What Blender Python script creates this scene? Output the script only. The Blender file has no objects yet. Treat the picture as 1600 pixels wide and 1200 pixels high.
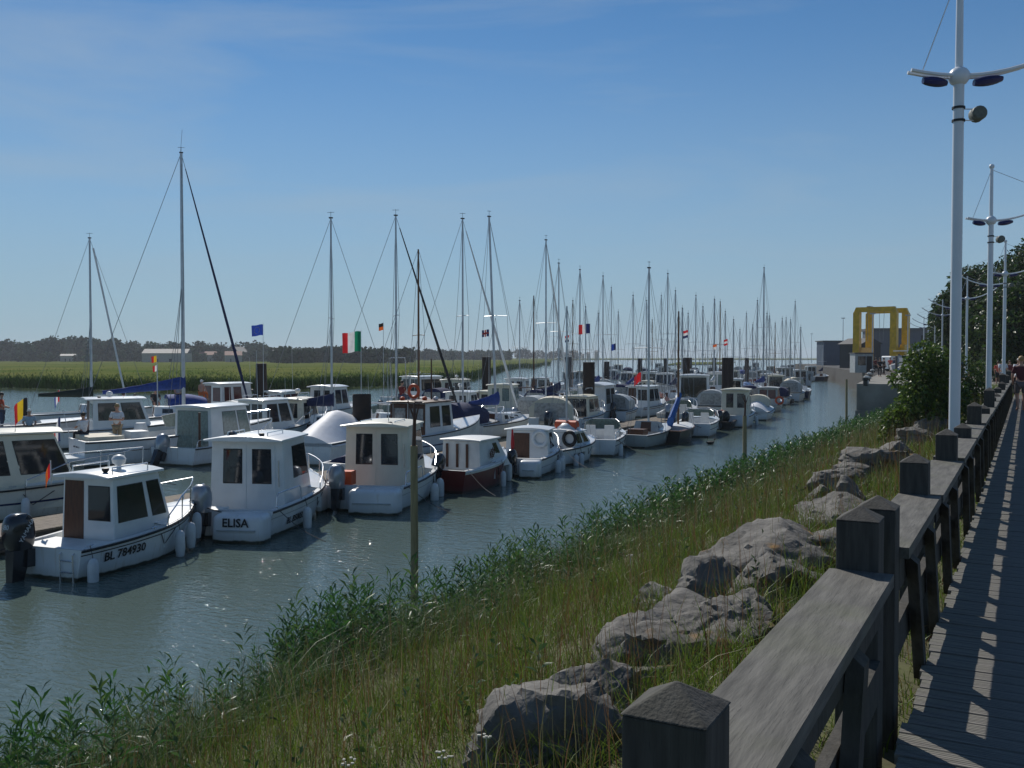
import bpy, math, random
import numpy as np
from mathutils import Vector, Matrix, noise
random.seed(7); RNG = np.random.default_rng(7)
S = bpy.context.scene
C = S.collection
# ---------------------------------------------------------------- camera
EYE = Vector((0, 0, 4.3)); FPX = 1500.0
PSI = math.radians(28.2); PITCH = math.radians(1.64)
fh = Vector((-math.sin(PSI), math.cos(PSI), 0)); RT = Vector((math.cos(PSI), math.sin(PSI), 0))
FW = (fh * math.cos(PITCH) - Vector((0, 0, 1)) * math.sin(PITCH)).normalized()
UP = RT.cross(FW)
cam_data = bpy.data.cameras.new('camera'); cam = bpy.data.objects.new('camera', cam_data); C.objects.link(cam)
cam_data.sensor_width = 36; cam_data.lens = 36 * FPX / 1600; cam_data.clip_end = 20000; cam_data.clip_start = 0.05
cam.matrix_world = Matrix((( RT.x, UP.x, -FW.x, EYE.x), (RT.y, UP.y, -FW.y, EYE.y), (RT.z, UP.z, -FW.z, EYE.z), (0, 0, 0, 1)))
S.camera = cam
# ---------------------------------------------------------------- sky, sun, exposure
SUN_AZ_LEFT = math.radians(50); SUN_EL = math.radians(41)     # sun stands ahead and to the left of the walkway
sd = Vector((-math.sin(SUN_AZ_LEFT) * math.cos(SUN_EL), math.cos(SUN_AZ_LEFT) * math.cos(SUN_EL), math.sin(SUN_EL)))
W = bpy.data.worlds.new('World'); S.world = W; W.use_nodes = True
nt = W.node_tree; bg = nt.nodes['Background']
sky = nt.nodes.new('ShaderNodeTexSky'); sky.sky_type = 'NISHITA'; sky.sun_disc = False
sky.sun_elevation = SUN_EL; sky.sun_rotation = -SUN_AZ_LEFT
sky.air_density = 1.0; sky.dust_density = 0.0; sky.ozone_density = 10
# thin cirrus veils, a property of the sky by direction
tc = nt.nodes.new('ShaderNodeTexCoord'); mp = nt.nodes.new('ShaderNodeMapping'); mp.inputs['Scale'].default_value = (1.2, 1.2, 7.0)
nz = nt.nodes.new('ShaderNodeTexNoise'); nz.inputs['Scale'].default_value = 2.2; nz.inputs['Detail'].default_value = 7; nz.inputs['Roughness'].default_value = .55
nz.inputs['Distortion'].default_value = .4
rp = nt.nodes.new('ShaderNodeValToRGB'); rp.color_ramp.elements[0].position = .47; rp.color_ramp.elements[1].position = .8
rp.color_ramp.elements[1].color = (.42, .42, .42, 1)
mx = nt.nodes.new('ShaderNodeMix'); mx.data_type = 'RGBA'
nt.links.new(tc.outputs['Generated'], mp.inputs['Vector']); nt.links.new(mp.outputs['Vector'], nz.inputs['Vector'])
nt.links.new(nz.outputs['Fac'], rp.inputs['Fac']); nt.links.new(rp.outputs['Color'], mx.inputs['Factor'])
tn = nt.nodes.new('ShaderNodeMix'); tn.data_type = 'RGBA'; tn.blend_type = 'MULTIPLY'; tn.inputs['Factor'].default_value = 1; tn.inputs['B'].default_value = (.92, 1.06, 1.0, 1)
nt.links.new(sky.outputs['Color'], tn.inputs['A']); nt.links.new(tn.outputs['Result'], mx.inputs['A']); mx.inputs['B'].default_value = (5.2, 6.2, 7.0, 1)
# even summer haze toward the horizon, the same all round
sxyz = nt.nodes.new('ShaderNodeSeparateXYZ'); nt.links.new(tc.outputs['Generated'], sxyz.inputs[0]); hr = nt.nodes.new('ShaderNodeMapRange'); hr.interpolation_type = 'SMOOTHSTEP'
hr.inputs['From Min'].default_value = -.02; hr.inputs['From Max'].default_value = .36; hr.inputs['To Min'].default_value = .85; hr.inputs['To Max'].default_value = 0; nt.links.new(sxyz.outputs['Z'], hr.inputs['Value'])
hx = nt.nodes.new('ShaderNodeMix'); hx.data_type = 'RGBA'; hx.inputs['B'].default_value = (4.0, 5.5, 6.9, 1); nt.links.new(hr.outputs['Result'], hx.inputs['Factor']); nt.links.new(mx.outputs['Result'], hx.inputs['A'])
nt.links.new(hx.outputs['Result'], bg.inputs['Color']); bg.inputs['Strength'].default_value = .062
sl = bpy.data.lights.new('sun', 'SUN'); sl.energy = 3.2; sl.angle = math.radians(.53); sl.color = (1, .95, .87)
so = bpy.data.objects.new('sun', sl); C.objects.link(so); so.rotation_euler = sd.to_track_quat('Z', 'Y').to_euler()
so.location = (0, 0, 60)
S.view_settings.view_transform = 'Standard'; S.view_settings.look = 'None'; S.view_settings.gamma = 1
S.view_settings.exposure = .28; S.view_settings.use_curve_mapping = False
S.render.engine = 'CYCLES'; S.cycles.use_denoising = True; S.cycles.max_bounces = 6; S.cycles.transparent_max_bounces = 8
# ---------------------------------------------------------------- helpers
def ray(px, py): return FW + RT * ((px - 800) / FPX) + UP * ((600 - py) / FPX)
def P(px, py, z=0.0):
    r = ray(px, py); t = (z - EYE.z) / r.z
    return EYE + r * t
def D(px, py, d): return EYE + ray(px, py) * d               # d = depth along the view axis
def ZAT(py, d): return (EYE + (FW + UP * ((600 - py) / FPX)) * d).z
def yaw_of(a):                                                # a = degrees to the right of straight ahead
    v = fh * math.cos(math.radians(a)) + RT * math.sin(math.radians(a)); return math.atan2(v.y, v.x)
MATS = {}
def mat(name, c, rough=.5, var=.12, scale=6, bump=0, bscale=None, metal=0, spec=.5, c2=None, detail=5, stretch=None, trans=0, coat=0):
    if name in MATS: return MATS[name]
    m = bpy.data.materials.new(name); m.use_nodes = True; t = m.node_tree; p = t.nodes['Principled BSDF']
    p.inputs['Roughness'].default_value = rough; p.inputs['Metallic'].default_value = metal
    p.inputs['Specular IOR Level'].default_value = spec; p.inputs['Coat Weight'].default_value = coat
    co = t.nodes.new('ShaderNodeTexCoord'); mpn = t.nodes.new('ShaderNodeMapping'); t.links.new(co.outputs['Object'], mpn.inputs['Vector'])
    if stretch: mpn.inputs['Scale'].default_value = stretch
    n = t.nodes.new('ShaderNodeTexNoise'); n.inputs['Scale'].default_value = scale; n.inputs['Detail'].default_value = detail
    t.links.new(mpn.outputs['Vector'], n.inputs['Vector'])
    x = t.nodes.new('ShaderNodeMix'); x.data_type = 'RGBA'
    if c2 is None: a = tuple(v * (1 - var) for v in c); b = tuple(min(1, v * (1 + var)) for v in c)
    else: a, b = c, c2
    x.inputs['A'].default_value = (*a, 1); x.inputs['B'].default_value = (*b, 1)
    r = t.nodes.new('ShaderNodeMapRange'); r.inputs['From Min'].default_value = .3; r.inputs['From Max'].default_value = .7
    t.links.new(n.outputs['Fac'], r.inputs['Value']); t.links.new(r.outputs['Result'], x.inputs['Factor'])
    t.links.new(x.outputs['Result'], p.inputs['Base Color'])
    if bump:
        bn = t.nodes.new('ShaderNodeTexNoise'); bn.inputs['Scale'].default_value = bscale or scale * 4; bn.inputs['Detail'].default_value = 6
        t.links.new(mpn.outputs['Vector'], bn.inputs['Vector'])
        bb = t.nodes.new('ShaderNodeBump'); bb.inputs['Strength'].default_value = bump; bb.inputs['Distance'].default_value = .02
        t.links.new(bn.outputs['Fac'], bb.inputs['Height']); t.links.new(bb.outputs['Normal'], p.inputs['Normal'])
    MATS[name] = m; return m
def leafmat(name, trans=.35, rough=.5, spec=.35):                        # colour from the per-leaf attribute
    m = bpy.data.materials.new(name); m.use_nodes = True; t = m.node_tree; p = t.nodes['Principled BSDF']; out = t.nodes['Material Output']
    at = t.nodes.new('ShaderNodeAttribute'); at.attribute_name = 'Col'
    p.inputs['Roughness'].default_value = rough; p.inputs['Specular IOR Level'].default_value = spec
    tr = t.nodes.new('ShaderNodeBsdfTranslucent'); mxs = t.nodes.new('ShaderNodeMixShader'); mxs.inputs[0].default_value = trans
    t.links.new(at.outputs['Color'], p.inputs['Base Color']); t.links.new(at.outputs['Color'], tr.inputs['Color'])
    t.links.new(p.outputs[0], mxs.inputs[1]); t.links.new(tr.outputs[0], mxs.inputs[2]); t.links.new(mxs.outputs[0], out.inputs['Surface'])
    MATS[name] = m; return m
def tag(o, label=None, cat=None, group=None, kind=None):
    if label: o['label'] = label
    if cat: o['category'] = cat
    if group: o['group'] = group
    if kind: o['kind'] = kind
    return o
def empty(name, loc=(0, 0, 0), yaw=0, label=None, cat=None, group=None):
    o = bpy.data.objects.new(name, None); C.objects.link(o); o.location = loc; o.rotation_euler = (0, 0, yaw); o.empty_display_size = .2
    return tag(o, label, cat, group)
class MB:
    def __init__(s): s.v = []; s.f = []
    def add(s, vs, fs):
        o = len(s.v); s.v += [tuple(v) for v in vs]; s.f += [tuple(i + o for i in f) for f in fs]; return s
    def box(s, x0, x1, y0, y1, z0, z1):
        return s.add([(x0,y0,z0),(x1,y0,z0),(x1,y1,z0),(x0,y1,z0),(x0,y0,z1),(x1,y0,z1),(x1,y1,z1),(x0,y1,z1)],
                     [(0,3,2,1),(4,5,6,7),(0,1,5,4),(1,2,6,5),(2,3,7,6),(3,0,4,7)])
    def hexa(s, p):                                            # 8 corners: 4 bottom ccw, 4 top ccw
        return s.add(p, [(0,3,2,1),(4,5,6,7),(0,1,5,4),(1,2,6,5),(2,3,7,6),(3,0,4,7)])
    def rings(s, rs, closed=True, caps=True):
        n = len(rs[0]); o = len(s.v)
        for r in rs: s.v += [tuple(p) for p in r]
        for i in range(len(rs) - 1):
            for j in range(n if closed else n - 1):
                k = (j + 1) % n; s.f.append((o+i*n+j, o+i*n+k, o+(i+1)*n+k, o+(i+1)*n+j))
        if caps and closed:
            s.f.append(tuple(o + j for j in range(n))[::-1]); s.f.append(tuple(o + (len(rs)-1)*n + j for j in range(n)))
        return s
    def tube(s, pts, r, n=6, caps=True):
        pts = [Vector(p) for p in pts]; rs = []; m = len(pts)
        rr = r if isinstance(r, (list, tuple)) else [r] * m
        prev = None
        for i, p in enumerate(pts):
            t = (pts[min(i+1, m-1)] - pts[max(i-1, 0)]).normalized()
            a = Vector((0, 0, 1)) if abs(t.z) < .9 else Vector((1, 0, 0))
            if prev is not None and prev.cross(t).length > 1e-3: a = prev
            u = (a - t * a.dot(t)).normalized(); w = t.cross(u); prev = u
            rs.append([p + (u * math.cos(2*math.pi*k/n) + w * math.sin(2*math.pi*k/n)) * rr[i] for k in range(n)])
        return s.rings(rs, True, caps)
    def lathe(s, prof, c=(0, 0, 0), n=10, axis='z'):           # prof: (radius, height)
        rs = []
        for r, h in prof:
            ring = []
            for k in range(n):
                a = 2*math.pi*k/n; x, y = r*math.cos(a), r*math.sin(a)
                q = (x, y, h) if axis == 'z' else ((h, x, y) if axis == 'x' else (y, h, x))
                ring.append((c[0]+q[0], c[1]+q[1], c[2]+q[2]))
            rs.append(ring)
        return s.rings(rs)
    def ell(s, c, r, n=10, m=6):
        prof = [(max(math.sin(math.pi*i/m), .02), -math.cos(math.pi*i/m)) for i in range(m+1)]
        return s.rings([[(c[0]+r[0]*q*math.cos(2*math.pi*k/n), c[1]+r[1]*q*math.sin(2*math.pi*k/n), c[2]+r[2]*h) for k in range(n)] for q, h in prof])
    def build(s, name, m, parent=None, smooth=False, kind=None, label=None):
        me = bpy.data.meshes.new(name); me.from_pydata(s.v, [], s.f)
        if smooth:
            me.shade_smooth()
            try: me.set_sharp_from_angle(angle=math.radians(40))
            except Exception: pass
        ms = m if isinstance(m, (list, tuple)) else [m]
        for q in ms:
            if q: me.materials.append(q)
        me.validate(); me.update()
        o = bpy.data.objects.new(name, me); C.objects.link(o)
        if parent: o.parent = parent
        if kind: o['kind'] = kind
        if label: o['label'] = label
        return o
def quadbox(p0, p1, p2, p3, th):                               # thin slab on a quad, pushed out along its normal
    p = [Vector(q) for q in (p0, p1, p2, p3)]; n = (p[1]-p[0]).cross(p[3]-p[0]).normalized() * th
    b = [q - n * .5 for q in p]; t = [q + n for q in p]
    return MB().add([*b, *t], [(0,3,2,1),(4,5,6,7),(0,1,5,4),(1,2,6,5),(2,3,7,6),(3,0,4,7)])
def bil(A, B, Cc, Dd, u, v):
    A, B, Cc, Dd = map(Vector, (A, B, Cc, Dd)); return (A*(1-u)+B*u)*(1-v) + (Dd*(1-u)+Cc*u)*v
def npmesh(name, verts, faces_idx, nper, m, cols=None, parent=None, kind=None, smooth=False):
    """fast mesh: verts (N,3), faces_idx (F,nper)"""
    me = bpy.data.meshes.new(name); nv = len(verts); nf = len(faces_idx)
    me.vertices.add(nv); me.vertices.foreach_set('co', np.asarray(verts, np.float32).ravel())
    me.loops.add(nf * nper); me.loops.foreach_set('vertex_index', np.asarray(faces_idx, np.int32).ravel())
    me.polygons.add(nf); me.polygons.foreach_set('loop_start', np.arange(0, nf*nper, nper, dtype=np.int32))
    me.polygons.foreach_set('loop_total', np.full(nf, nper, np.int32))
    if smooth: me.polygons.foreach_set('use_smooth', np.ones(nf, bool))
    me.update(calc_edges=True); me.validate()
    if cols is not None:
        ca = me.color_attributes.new('Col', 'FLOAT_COLOR', 'POINT')
        ca.data.foreach_set('color', np.concatenate([cols, np.ones((nv, 1))], 1).astype(np.float32).ravel())
    me.materials.append(m); o = bpy.data.objects.new(name, me); C.objects.link(o)
    if parent: o.parent = parent
    if kind: o['kind'] = kind
    return o
def text_mesh(txt, size, m, name='lettering', parent=None, loc=(0,0,0), rot=None, ext=.002, bold=0.0):
    cu = bpy.data.curves.new('t', 'FONT'); cu.body = txt; cu.size = size; cu.extrude = ext; cu.align_x = 'CENTER'; cu.align_y = 'CENTER'; cu.offset = bold
    cu.resolution_u = 2
    ob = bpy.data.objects.new('t', cu); C.objects.link(ob); dg = bpy.context.evaluated_depsgraph_get(); dg.update()
    me = bpy.data.meshes.new_from_object(ob.evaluated_get(dg)); bpy.data.objects.remove(ob); me.materials.clear(); me.materials.append(m)
    o = bpy.data.objects.new(name, me); C.objects.link(o)
    if parent: o.parent = parent
    o.location = loc
    if rot: o.rotation_euler = rot
    return o
# ---------------------------------------------------------------- materials
white = mat('gelcoat_white', (.74, .75, .74), .3, .05, 3, coat=.3)
cream = mat('gelcoat_cream', (.72, .68, .55), .35, .06, 3)
offw = mat('painted_white', (.68, .69, .68), .45, .08, 4, bump=.05)
greyp = mat('grey_paint', (.42, .44, .44), .5, .12, 4)
navy = mat('navy_cloth', (.012, .02, .075), .85, .25, 8, bump=.15)
bluec = mat('blue_cloth', (.012, .045, .22), .8, .3, 7, bump=.2)
greenc = mat('dark_green_cloth', (.008, .02, .016), .85, .3, 7, bump=.2)
whitec = mat('white_tarpaulin', (.66, .68, .72), .6, .06, 4, bump=.25, bscale=5)
creamc = mat('cream_canvas', (.62, .57, .45), .75, .08, 5, bump=.1)
redc = mat('brown_red_canvas', (.17, .05, .035), .8, .2, 5, bump=.2)
black = mat('black_rubber', (.012, .012, .013), .55, .3, 8)
bmotor = mat('motor_black', (.014, .016, .022), .25, .2, 5, coat=.5)
silver = mat('motor_silver', (.36, .38, .41), .28, .08, 6, metal=.5)
steel = mat('stainless_rail', (.62, .63, .65), .25, .1, 8, metal=.9)
alu = mat('mast_aluminium', (.50, .52, .54), .38, .1, 3, metal=.55)
woodm = mat('varnished_mast', (.17, .075, .025), .45, .25, 3, stretch=(8, 8, .6))
brownw = mat('brown_wood', (.085, .03, .013), .5, .3, 4, stretch=(6, 6, 1))
teak = mat('teak_deck', (.28, .20, .13), .7, .2, 6, stretch=(1, 8, 8))
glass = mat('dark_glass', (.018, .022, .026), .06, .2, 2, spec=.8)
glassg = mat('green_curtain_glass', (.16, .22, .2), .15, .25, 9, spec=.7)
glassr = mat('red_curtain_glass', (.10, .028, .03), .15, .25, 5, spec=.7)
clear = mat('clear_vinyl', (.30, .31, .30), .15, .4, 7, spec=.8)
redh = mat('red_hull_paint', (.14, .014, .012), .4, .2, 4)
blackh = mat('black_hull_paint', (.012, .012, .014), .35, .2, 4)
orange = mat('orange_plastic', (.62, .085, .02), .5, .12, 5)
fendw = mat('fender_white', (.62, .64, .65), .45, .1, 6)
blk = mat('black_lettering', (.012, .012, .014), .5, .1, 5)
wire = mat('rigging_wire', (.20, .21, .22), .4, .1, 5, metal=.6)
rope = mat('dark_rope', (.03, .032, .04), .8, .3, 30)
skin = mat('skin', (.46, .25, .17), .55, .1, 6)
hairm = mat('dark_hair', (.03, .018, .012), .6, .3, 20)
yellow = mat('crane_yellow', (.62, .37, .004), .45, .2, 2)
def hullmat(name, c, foul=(.03, .035, .02), z=.07, low=None):
    """paint with a weathered waterline: fouling and a stained band just above it"""
    if name in MATS: return MATS[name]
    m = mat(name, c, .3, .06, 2.5); t = m.node_tree; p = t.nodes['Principled BSDF']
    src = p.inputs['Base Color'].links[0].from_socket
    co = t.nodes.new('ShaderNodeTexCoord'); sx = t.nodes.new('ShaderNodeSeparateXYZ'); t.links.new(co.outputs['Object'], sx.inputs[0])
    n = t.nodes.new('ShaderNodeTexNoise'); n.inputs['Scale'].default_value = 5; n.inputs['Detail'].default_value = 6; t.links.new(co.outputs['Object'], n.inputs['Vector'])
    ad = t.nodes.new('ShaderNodeMath'); ad.operation = 'MULTIPLY_ADD'; ad.inputs[1].default_value = -.07; t.links.new(n.outputs['Fac'], ad.inputs[0]); t.links.new(sx.outputs['Z'], ad.inputs[2])
    r = t.nodes.new('ShaderNodeMapRange'); r.inputs['From Min'].default_value = z - .045; r.inputs['From Max'].default_value = z - .015; t.links.new(ad.outputs[0], r.inputs['Value'])
    r2 = t.nodes.new('ShaderNodeMapRange'); r2.inputs['From Min'].default_value = z; r2.inputs['From Max'].default_value = z + .16; r2.inputs['To Min'].default_value = .55; t.links.new(ad.outputs[0], r2.inputs['Value'])
    x1 = t.nodes.new('ShaderNodeMix'); x1.data_type = 'RGBA'; x1.inputs['A'].default_value = (*[v*.5+.05 for v in (c[0], c[1]*.95, c[2]*.7)], 1); t.links.new(src, x1.inputs['B']); t.links.new(r2.outputs['Result'], x1.inputs['Factor'])
    x2 = t.nodes.new('ShaderNodeMix'); x2.data_type = 'RGBA'; x2.inputs['A'].default_value = (*foul, 1); t.links.new(x1.outputs['Result'], x2.inputs['B']); t.links.new(r.outputs['Result'], x2.inputs['Factor'])
    # vertical run-off streaks and scuffs
    mp2 = t.nodes.new('ShaderNodeMapping'); mp2.inputs['Scale'].default_value = (9, 9, .7); t.links.new(co.outputs['Object'], mp2.inputs['Vector'])
    n2 = t.nodes.new('ShaderNodeTexNoise'); n2.inputs['Scale'].default_value = 1.5; n2.inputs['Detail'].default_value = 7; t.links.new(mp2.outputs['Vector'], n2.inputs['Vector'])
    r3 = t.nodes.new('ShaderNodeMapRange'); r3.inputs['From Min'].default_value = .56; r3.inputs['From Max'].default_value = .74; r3.inputs['To Max'].default_value = .42; t.links.new(n2.outputs['Fac'], r3.inputs['Value'])
    x3 = t.nodes.new('ShaderNodeMix'); x3.data_type = 'RGBA'; x3.blend_type = 'MULTIPLY'; x3.inputs['B'].default_value = (.62, .52, .38, 1); t.links.new(x2.outputs['Result'], x3.inputs['A']); t.links.new(r3.outputs['Result'], x3.inputs['Factor'])
    t.links.new(x3.outputs['Result'], p.inputs['Base Color']); return m
h_white = hullmat('hull_white', (.72, .74, .75)); h_cream = hullmat('hull_cream', (.68, .66, .58)); h_red = hullmat('hull_red', (.15, .016, .013), foul=(.05, .02, .015))
h_black = hullmat('hull_black', (.013, .013, .015)); h_grey = hullmat('hull_grey', (.40, .42, .40)); h_blue = hullmat('hull_pale_blue', (.36, .45, .50)); h_navy = hullmat('hull_navy', (.015, .022, .06))
# ================================================================ water, banks, quay
def watermat():
    m = bpy.data.materials.new('estuary_water'); m.use_nodes = True; t = m.node_tree; p = t.nodes['Principled BSDF']
    p.inputs['Roughness'].default_value = .045; p.inputs['IOR'].default_value = 1.33
    co = t.nodes.new('ShaderNodeTexCoord')
    big = t.nodes.new('ShaderNodeTexNoise'); big.inputs['Scale'].default_value = .12; big.inputs['Detail'].default_value = 3
    t.links.new(co.outputs['Object'], big.inputs['Vector'])
    x = t.nodes.new('ShaderNodeMix'); x.data_type = 'RGBA'; x.inputs['A'].default_value = (.082, .12, .11, 1); x.inputs['B'].default_value = (.10, .135, .115, 1)
    t.links.new(big.outputs['Fac'], x.inputs['Factor']); t.links.new(x.outputs['Result'], p.inputs['Base Color'])
    last = None
    for sc, rot, st, dist, det in ((1.5, 25, (1, 2.6, 1), .026, 3), (4.2, -12, (1, 2.2, 1), .019, 3), (13, 40, (1, 1.6, 1), .004, 2)):
        mp_ = t.nodes.new('ShaderNodeMapping'); mp_.inputs['Rotation'].default_value = (0, 0, math.radians(rot)); mp_.inputs['Scale'].default_value = st
        t.links.new(co.outputs['Object'], mp_.inputs['Vector'])
        n = t.nodes.new('ShaderNodeTexNoise'); n.inputs['Scale'].default_value = sc; n.inputs['Detail'].default_value = det; n.inputs['Distortion'].default_value = .5
        t.links.new(mp_.outputs['Vector'], n.inputs['Vector'])
        b = t.nodes.new('ShaderNodeBump'); b.inputs['Strength'].default_value = 1.0; b.inputs['Distance'].default_value = dist
        if sc == 1.5:                                          # calmer and rougher patches
            pn = t.nodes.new('ShaderNodeMapRange'); pn.inputs['From Min'].default_value = .35; pn.inputs['From Max'].default_value = .65; pn.inputs['To Min'].default_value = .45
            t.links.new(big.outputs['Fac'], pn.inputs['Value']); t.links.new(pn.outputs['Result'], b.inputs['Strength'])
        t.links.new(n.outputs['Fac'], b.inputs['Height'])
        if last: t.links.new(last.outputs['Normal'], b.inputs['Normal'])
        last = b
    t.links.new(last.outputs['Normal'], p.inputs['Normal']); return m
tag(MB().add([(-5000, -60, 0), (5000, -60, 0), (5000, 9000, 0), (-5000, 9000, 0)], [(0, 1, 2, 3)]).build('water', watermat()), kind='structure')
# --- near bank: a sheet from under the walkway down into the water
EDGE = -8.25
def bank_z(x, y):
    t = min(max((-1.0 - x) / (-1.0 - EDGE), 0), 1.6)
    z = 2.42 - 2.42 * (t ** 1.12) if t <= 1 else -(t - 1) * 4
    z += .16 * noise.noise(Vector((x * .5, y * .4, 0))) * min(1, max(0, (-1.2 - x))) + .06 * noise.noise(Vector((x * 1.7, y * 1.7, 3)))
    if x > -1: z = min(z, 2.42)
    return z
soil = mat('bank_soil', (.07, .06, .03), .95, .3, 2, bump=.6, c2=(.10, .11, .035))
xs = np.concatenate([np.linspace(-12.5, -1, 40), np.linspace(-.6, 6, 6)]); ys = np.linspace(-6, 76, 150)
gv = [(x, y, bank_z(x + .5 * noise.noise(Vector((0, y * .25, 5))), y)) for y in ys for x in xs]; nx = len(xs)
gf = [(j*nx+i, j*nx+i+1, (j+1)*nx+i+1, (j+1)*nx+i) for j in range(len(ys)-1) for i in range(nx-1)]
tag(MB().add(gv, gf).build('river_bank', soil, smooth=True), kind='structure')
# --- paved land on the right and the far quay ground
paving = mat('quay_paving', (.25, .24, .22), .85, .15, .4, bump=.2, bscale=8)
conc = mat('quay_concrete', (.30, .285, .25), .85, .2, .8, bump=.3, bscale=6, c2=(.17, .165, .145))
land = [(5.5, -8), (5.5, 46), (-.9, 48.5), (-3.2, 66), (-9.2, 74), (-12.6, 112), (-27, 170), (-52, 262), (-40, 700), (900, 900), (900, -8)]
n = len(land)
tag(MB().add([(x, y, 2.3) for x, y in land], [tuple(range(n))]).build('quay_ground', paving), kind='structure')
qb = [(-10.8, 72.8), (-6.4, 72.8), (-6.4, 110), (-14.2, 110)]
q = MB(); q.add([(x, y, -1.5) for x, y in qb] + [(x, y, 2.34) for x, y in qb], [(4,5,6,7),(0,1,5,4),(1,2,6,5),(2,3,7,6),(3,0,4,7)])
qo = tag(q.build('quay_block', conc), 'concrete quay block with a flat top at the end of the grassy bank', 'quay')
MB().box(-10.86, -6.5, 72.62, 72.79, -.5, .42).build('footing', conc, qo)
qs = [(-14.4, 110.2), (-7, 110.2), (-30, 172), (-54, 262), (-46, 262), (-22, 172)]
wl = [(-14.4, 110.2), (-29, 172), (-55, 264)]
dk = mat('sheet_pile', (.05, .045, .04), .8, .3, 2)
m_ = MB()
for (x0, y0), (x1, y1) in zip(wl[:-1], wl[1:]): m_.hexa([(x0, y0, -1), (x0+5, y0, -1), (x1+5, y1, -1), (x1, y1, -1), (x0, y0, 2.32), (x0+5, y0, 2.32), (x1+5, y1, 2.32), (x1, y1, 2.32)])
tag(m_.build('quay_wall', dk), 'dark sheet pile quay wall running away behind the quay block', 'quay wall')
a_, b_ = P(1262, 582), P(1336, 583); dv = (b_ - a_).normalized(); nv_ = Vector((-dv.y, dv.x, 0))
fw = empty('harbour_wall', a_, 0, 'long weathered stone harbour wall closing the basin below the sheds', 'wall')
nb = 9; ln = (b_ - a_).length / nb
for i in range(nb):
    p0 = dv * (ln * i + .08); p1 = dv * (ln * (i + 1) - .08); w = nv_ * (4 + .1 * (i % 2))
    MB().hexa([p0 + Vector((0,0,-1)), p1 + Vector((0,0,-1)), p1 + w + Vector((0,0,-1)), p0 + w + Vector((0,0,-1)), p0 + Vector((0,0,2.3)), p1 + Vector((0,0,2.3)), p1 + w + Vector((0,0,2.3)), p0 + w + Vector((0,0,2.3))]).build('wall_panel', mat('old_stone', (.26, .22, .15), .9, .3, .5, bump=.3, c2=(.14, .12, .085)), fw)
# --- far marsh on the other side
marsh = mat('marsh_grass', (.06, .105, .018), .9, .2, .035, bump=.4, bscale=.8, spec=0, c2=(.16, .16, .05), stretch=(1, 1, 1))
eg = [(-500, 640), (-120, 606), (0, 602), (110, 604), (250, 607), (330, 606), (420, 606), (500, 603), (580, 600), (660, 596), (740, 589), (775, 580), (800, 575), (830, 572), (860, 569)]
bk = [(-500, 558.6), (-120, 558.6), (0, 558.6), (110, 558.6), (250, 558.6), (330, 558.6), (420, 558.6), (500, 558.6), (580, 558.6), (660, 558.8), (740, 559.2), (775, 560), (800, 560.5), (830, 561), (862, 562.5)]
def dens(L, amp):
    o = []
    for (xa, ya), (xb, yb) in zip(L[:-1], L[1:]):
        for k in range(5):
            f = k / 5; x = xa + (xb - xa) * f; o.append((x, ya + (yb - ya) * f + amp * noise.noise(Vector((x * .045, 3, 0))) + amp * .6 * noise.noise(Vector((x * .16, 8, 0)))))
    return o + [L[-1]]
eg = dens(eg, 2.4); bk = dens(bk, 0)
rows = []
for (ex, ey), (bx, by) in zip(eg, bk):
    e = P(ex, ey); b = P(bx, by, .8); row = []
    for k, t in enumerate((0, .004, .02, .06, .12, .2, .3, .45, .65, 1)):
        p = e.lerp(b, t); p.z = (-.3, .55, .8, .9, .9, .9, 1, 1, 1, 1)[k] + .15 * noise.noise(Vector((p.x * .05, p.y * .05, 0))) * (k > 0); row.append(p)
    rows.append(row)
mb = MB(); mb.rings(rows, closed=False); mo = mb.build('marsh', marsh, smooth=True); mo['kind'] = 'structure'
# low sand bars and land near the horizon
for nm, pts, z in (('far_shore', [(800, 562.2), (1300, 562.2), (1300, 560.3), (800, 560.3)], .6), ('sand_bar', [(1040, 571), (1130, 569.5), (1150, 566), (1060, 566.5)], .35)):
    pp = [P(x, y, 0) for x, y in pts]
    tag(MB().add([(p.x, p.y, -.2) for p in pp] + [(p.x, p.y, z) for p in pp], [(4,5,6,7),(0,1,5,4),(1,2,6,5),(2,3,7,6),(3,0,4,7)]).build(nm, marsh), kind='structure')
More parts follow.
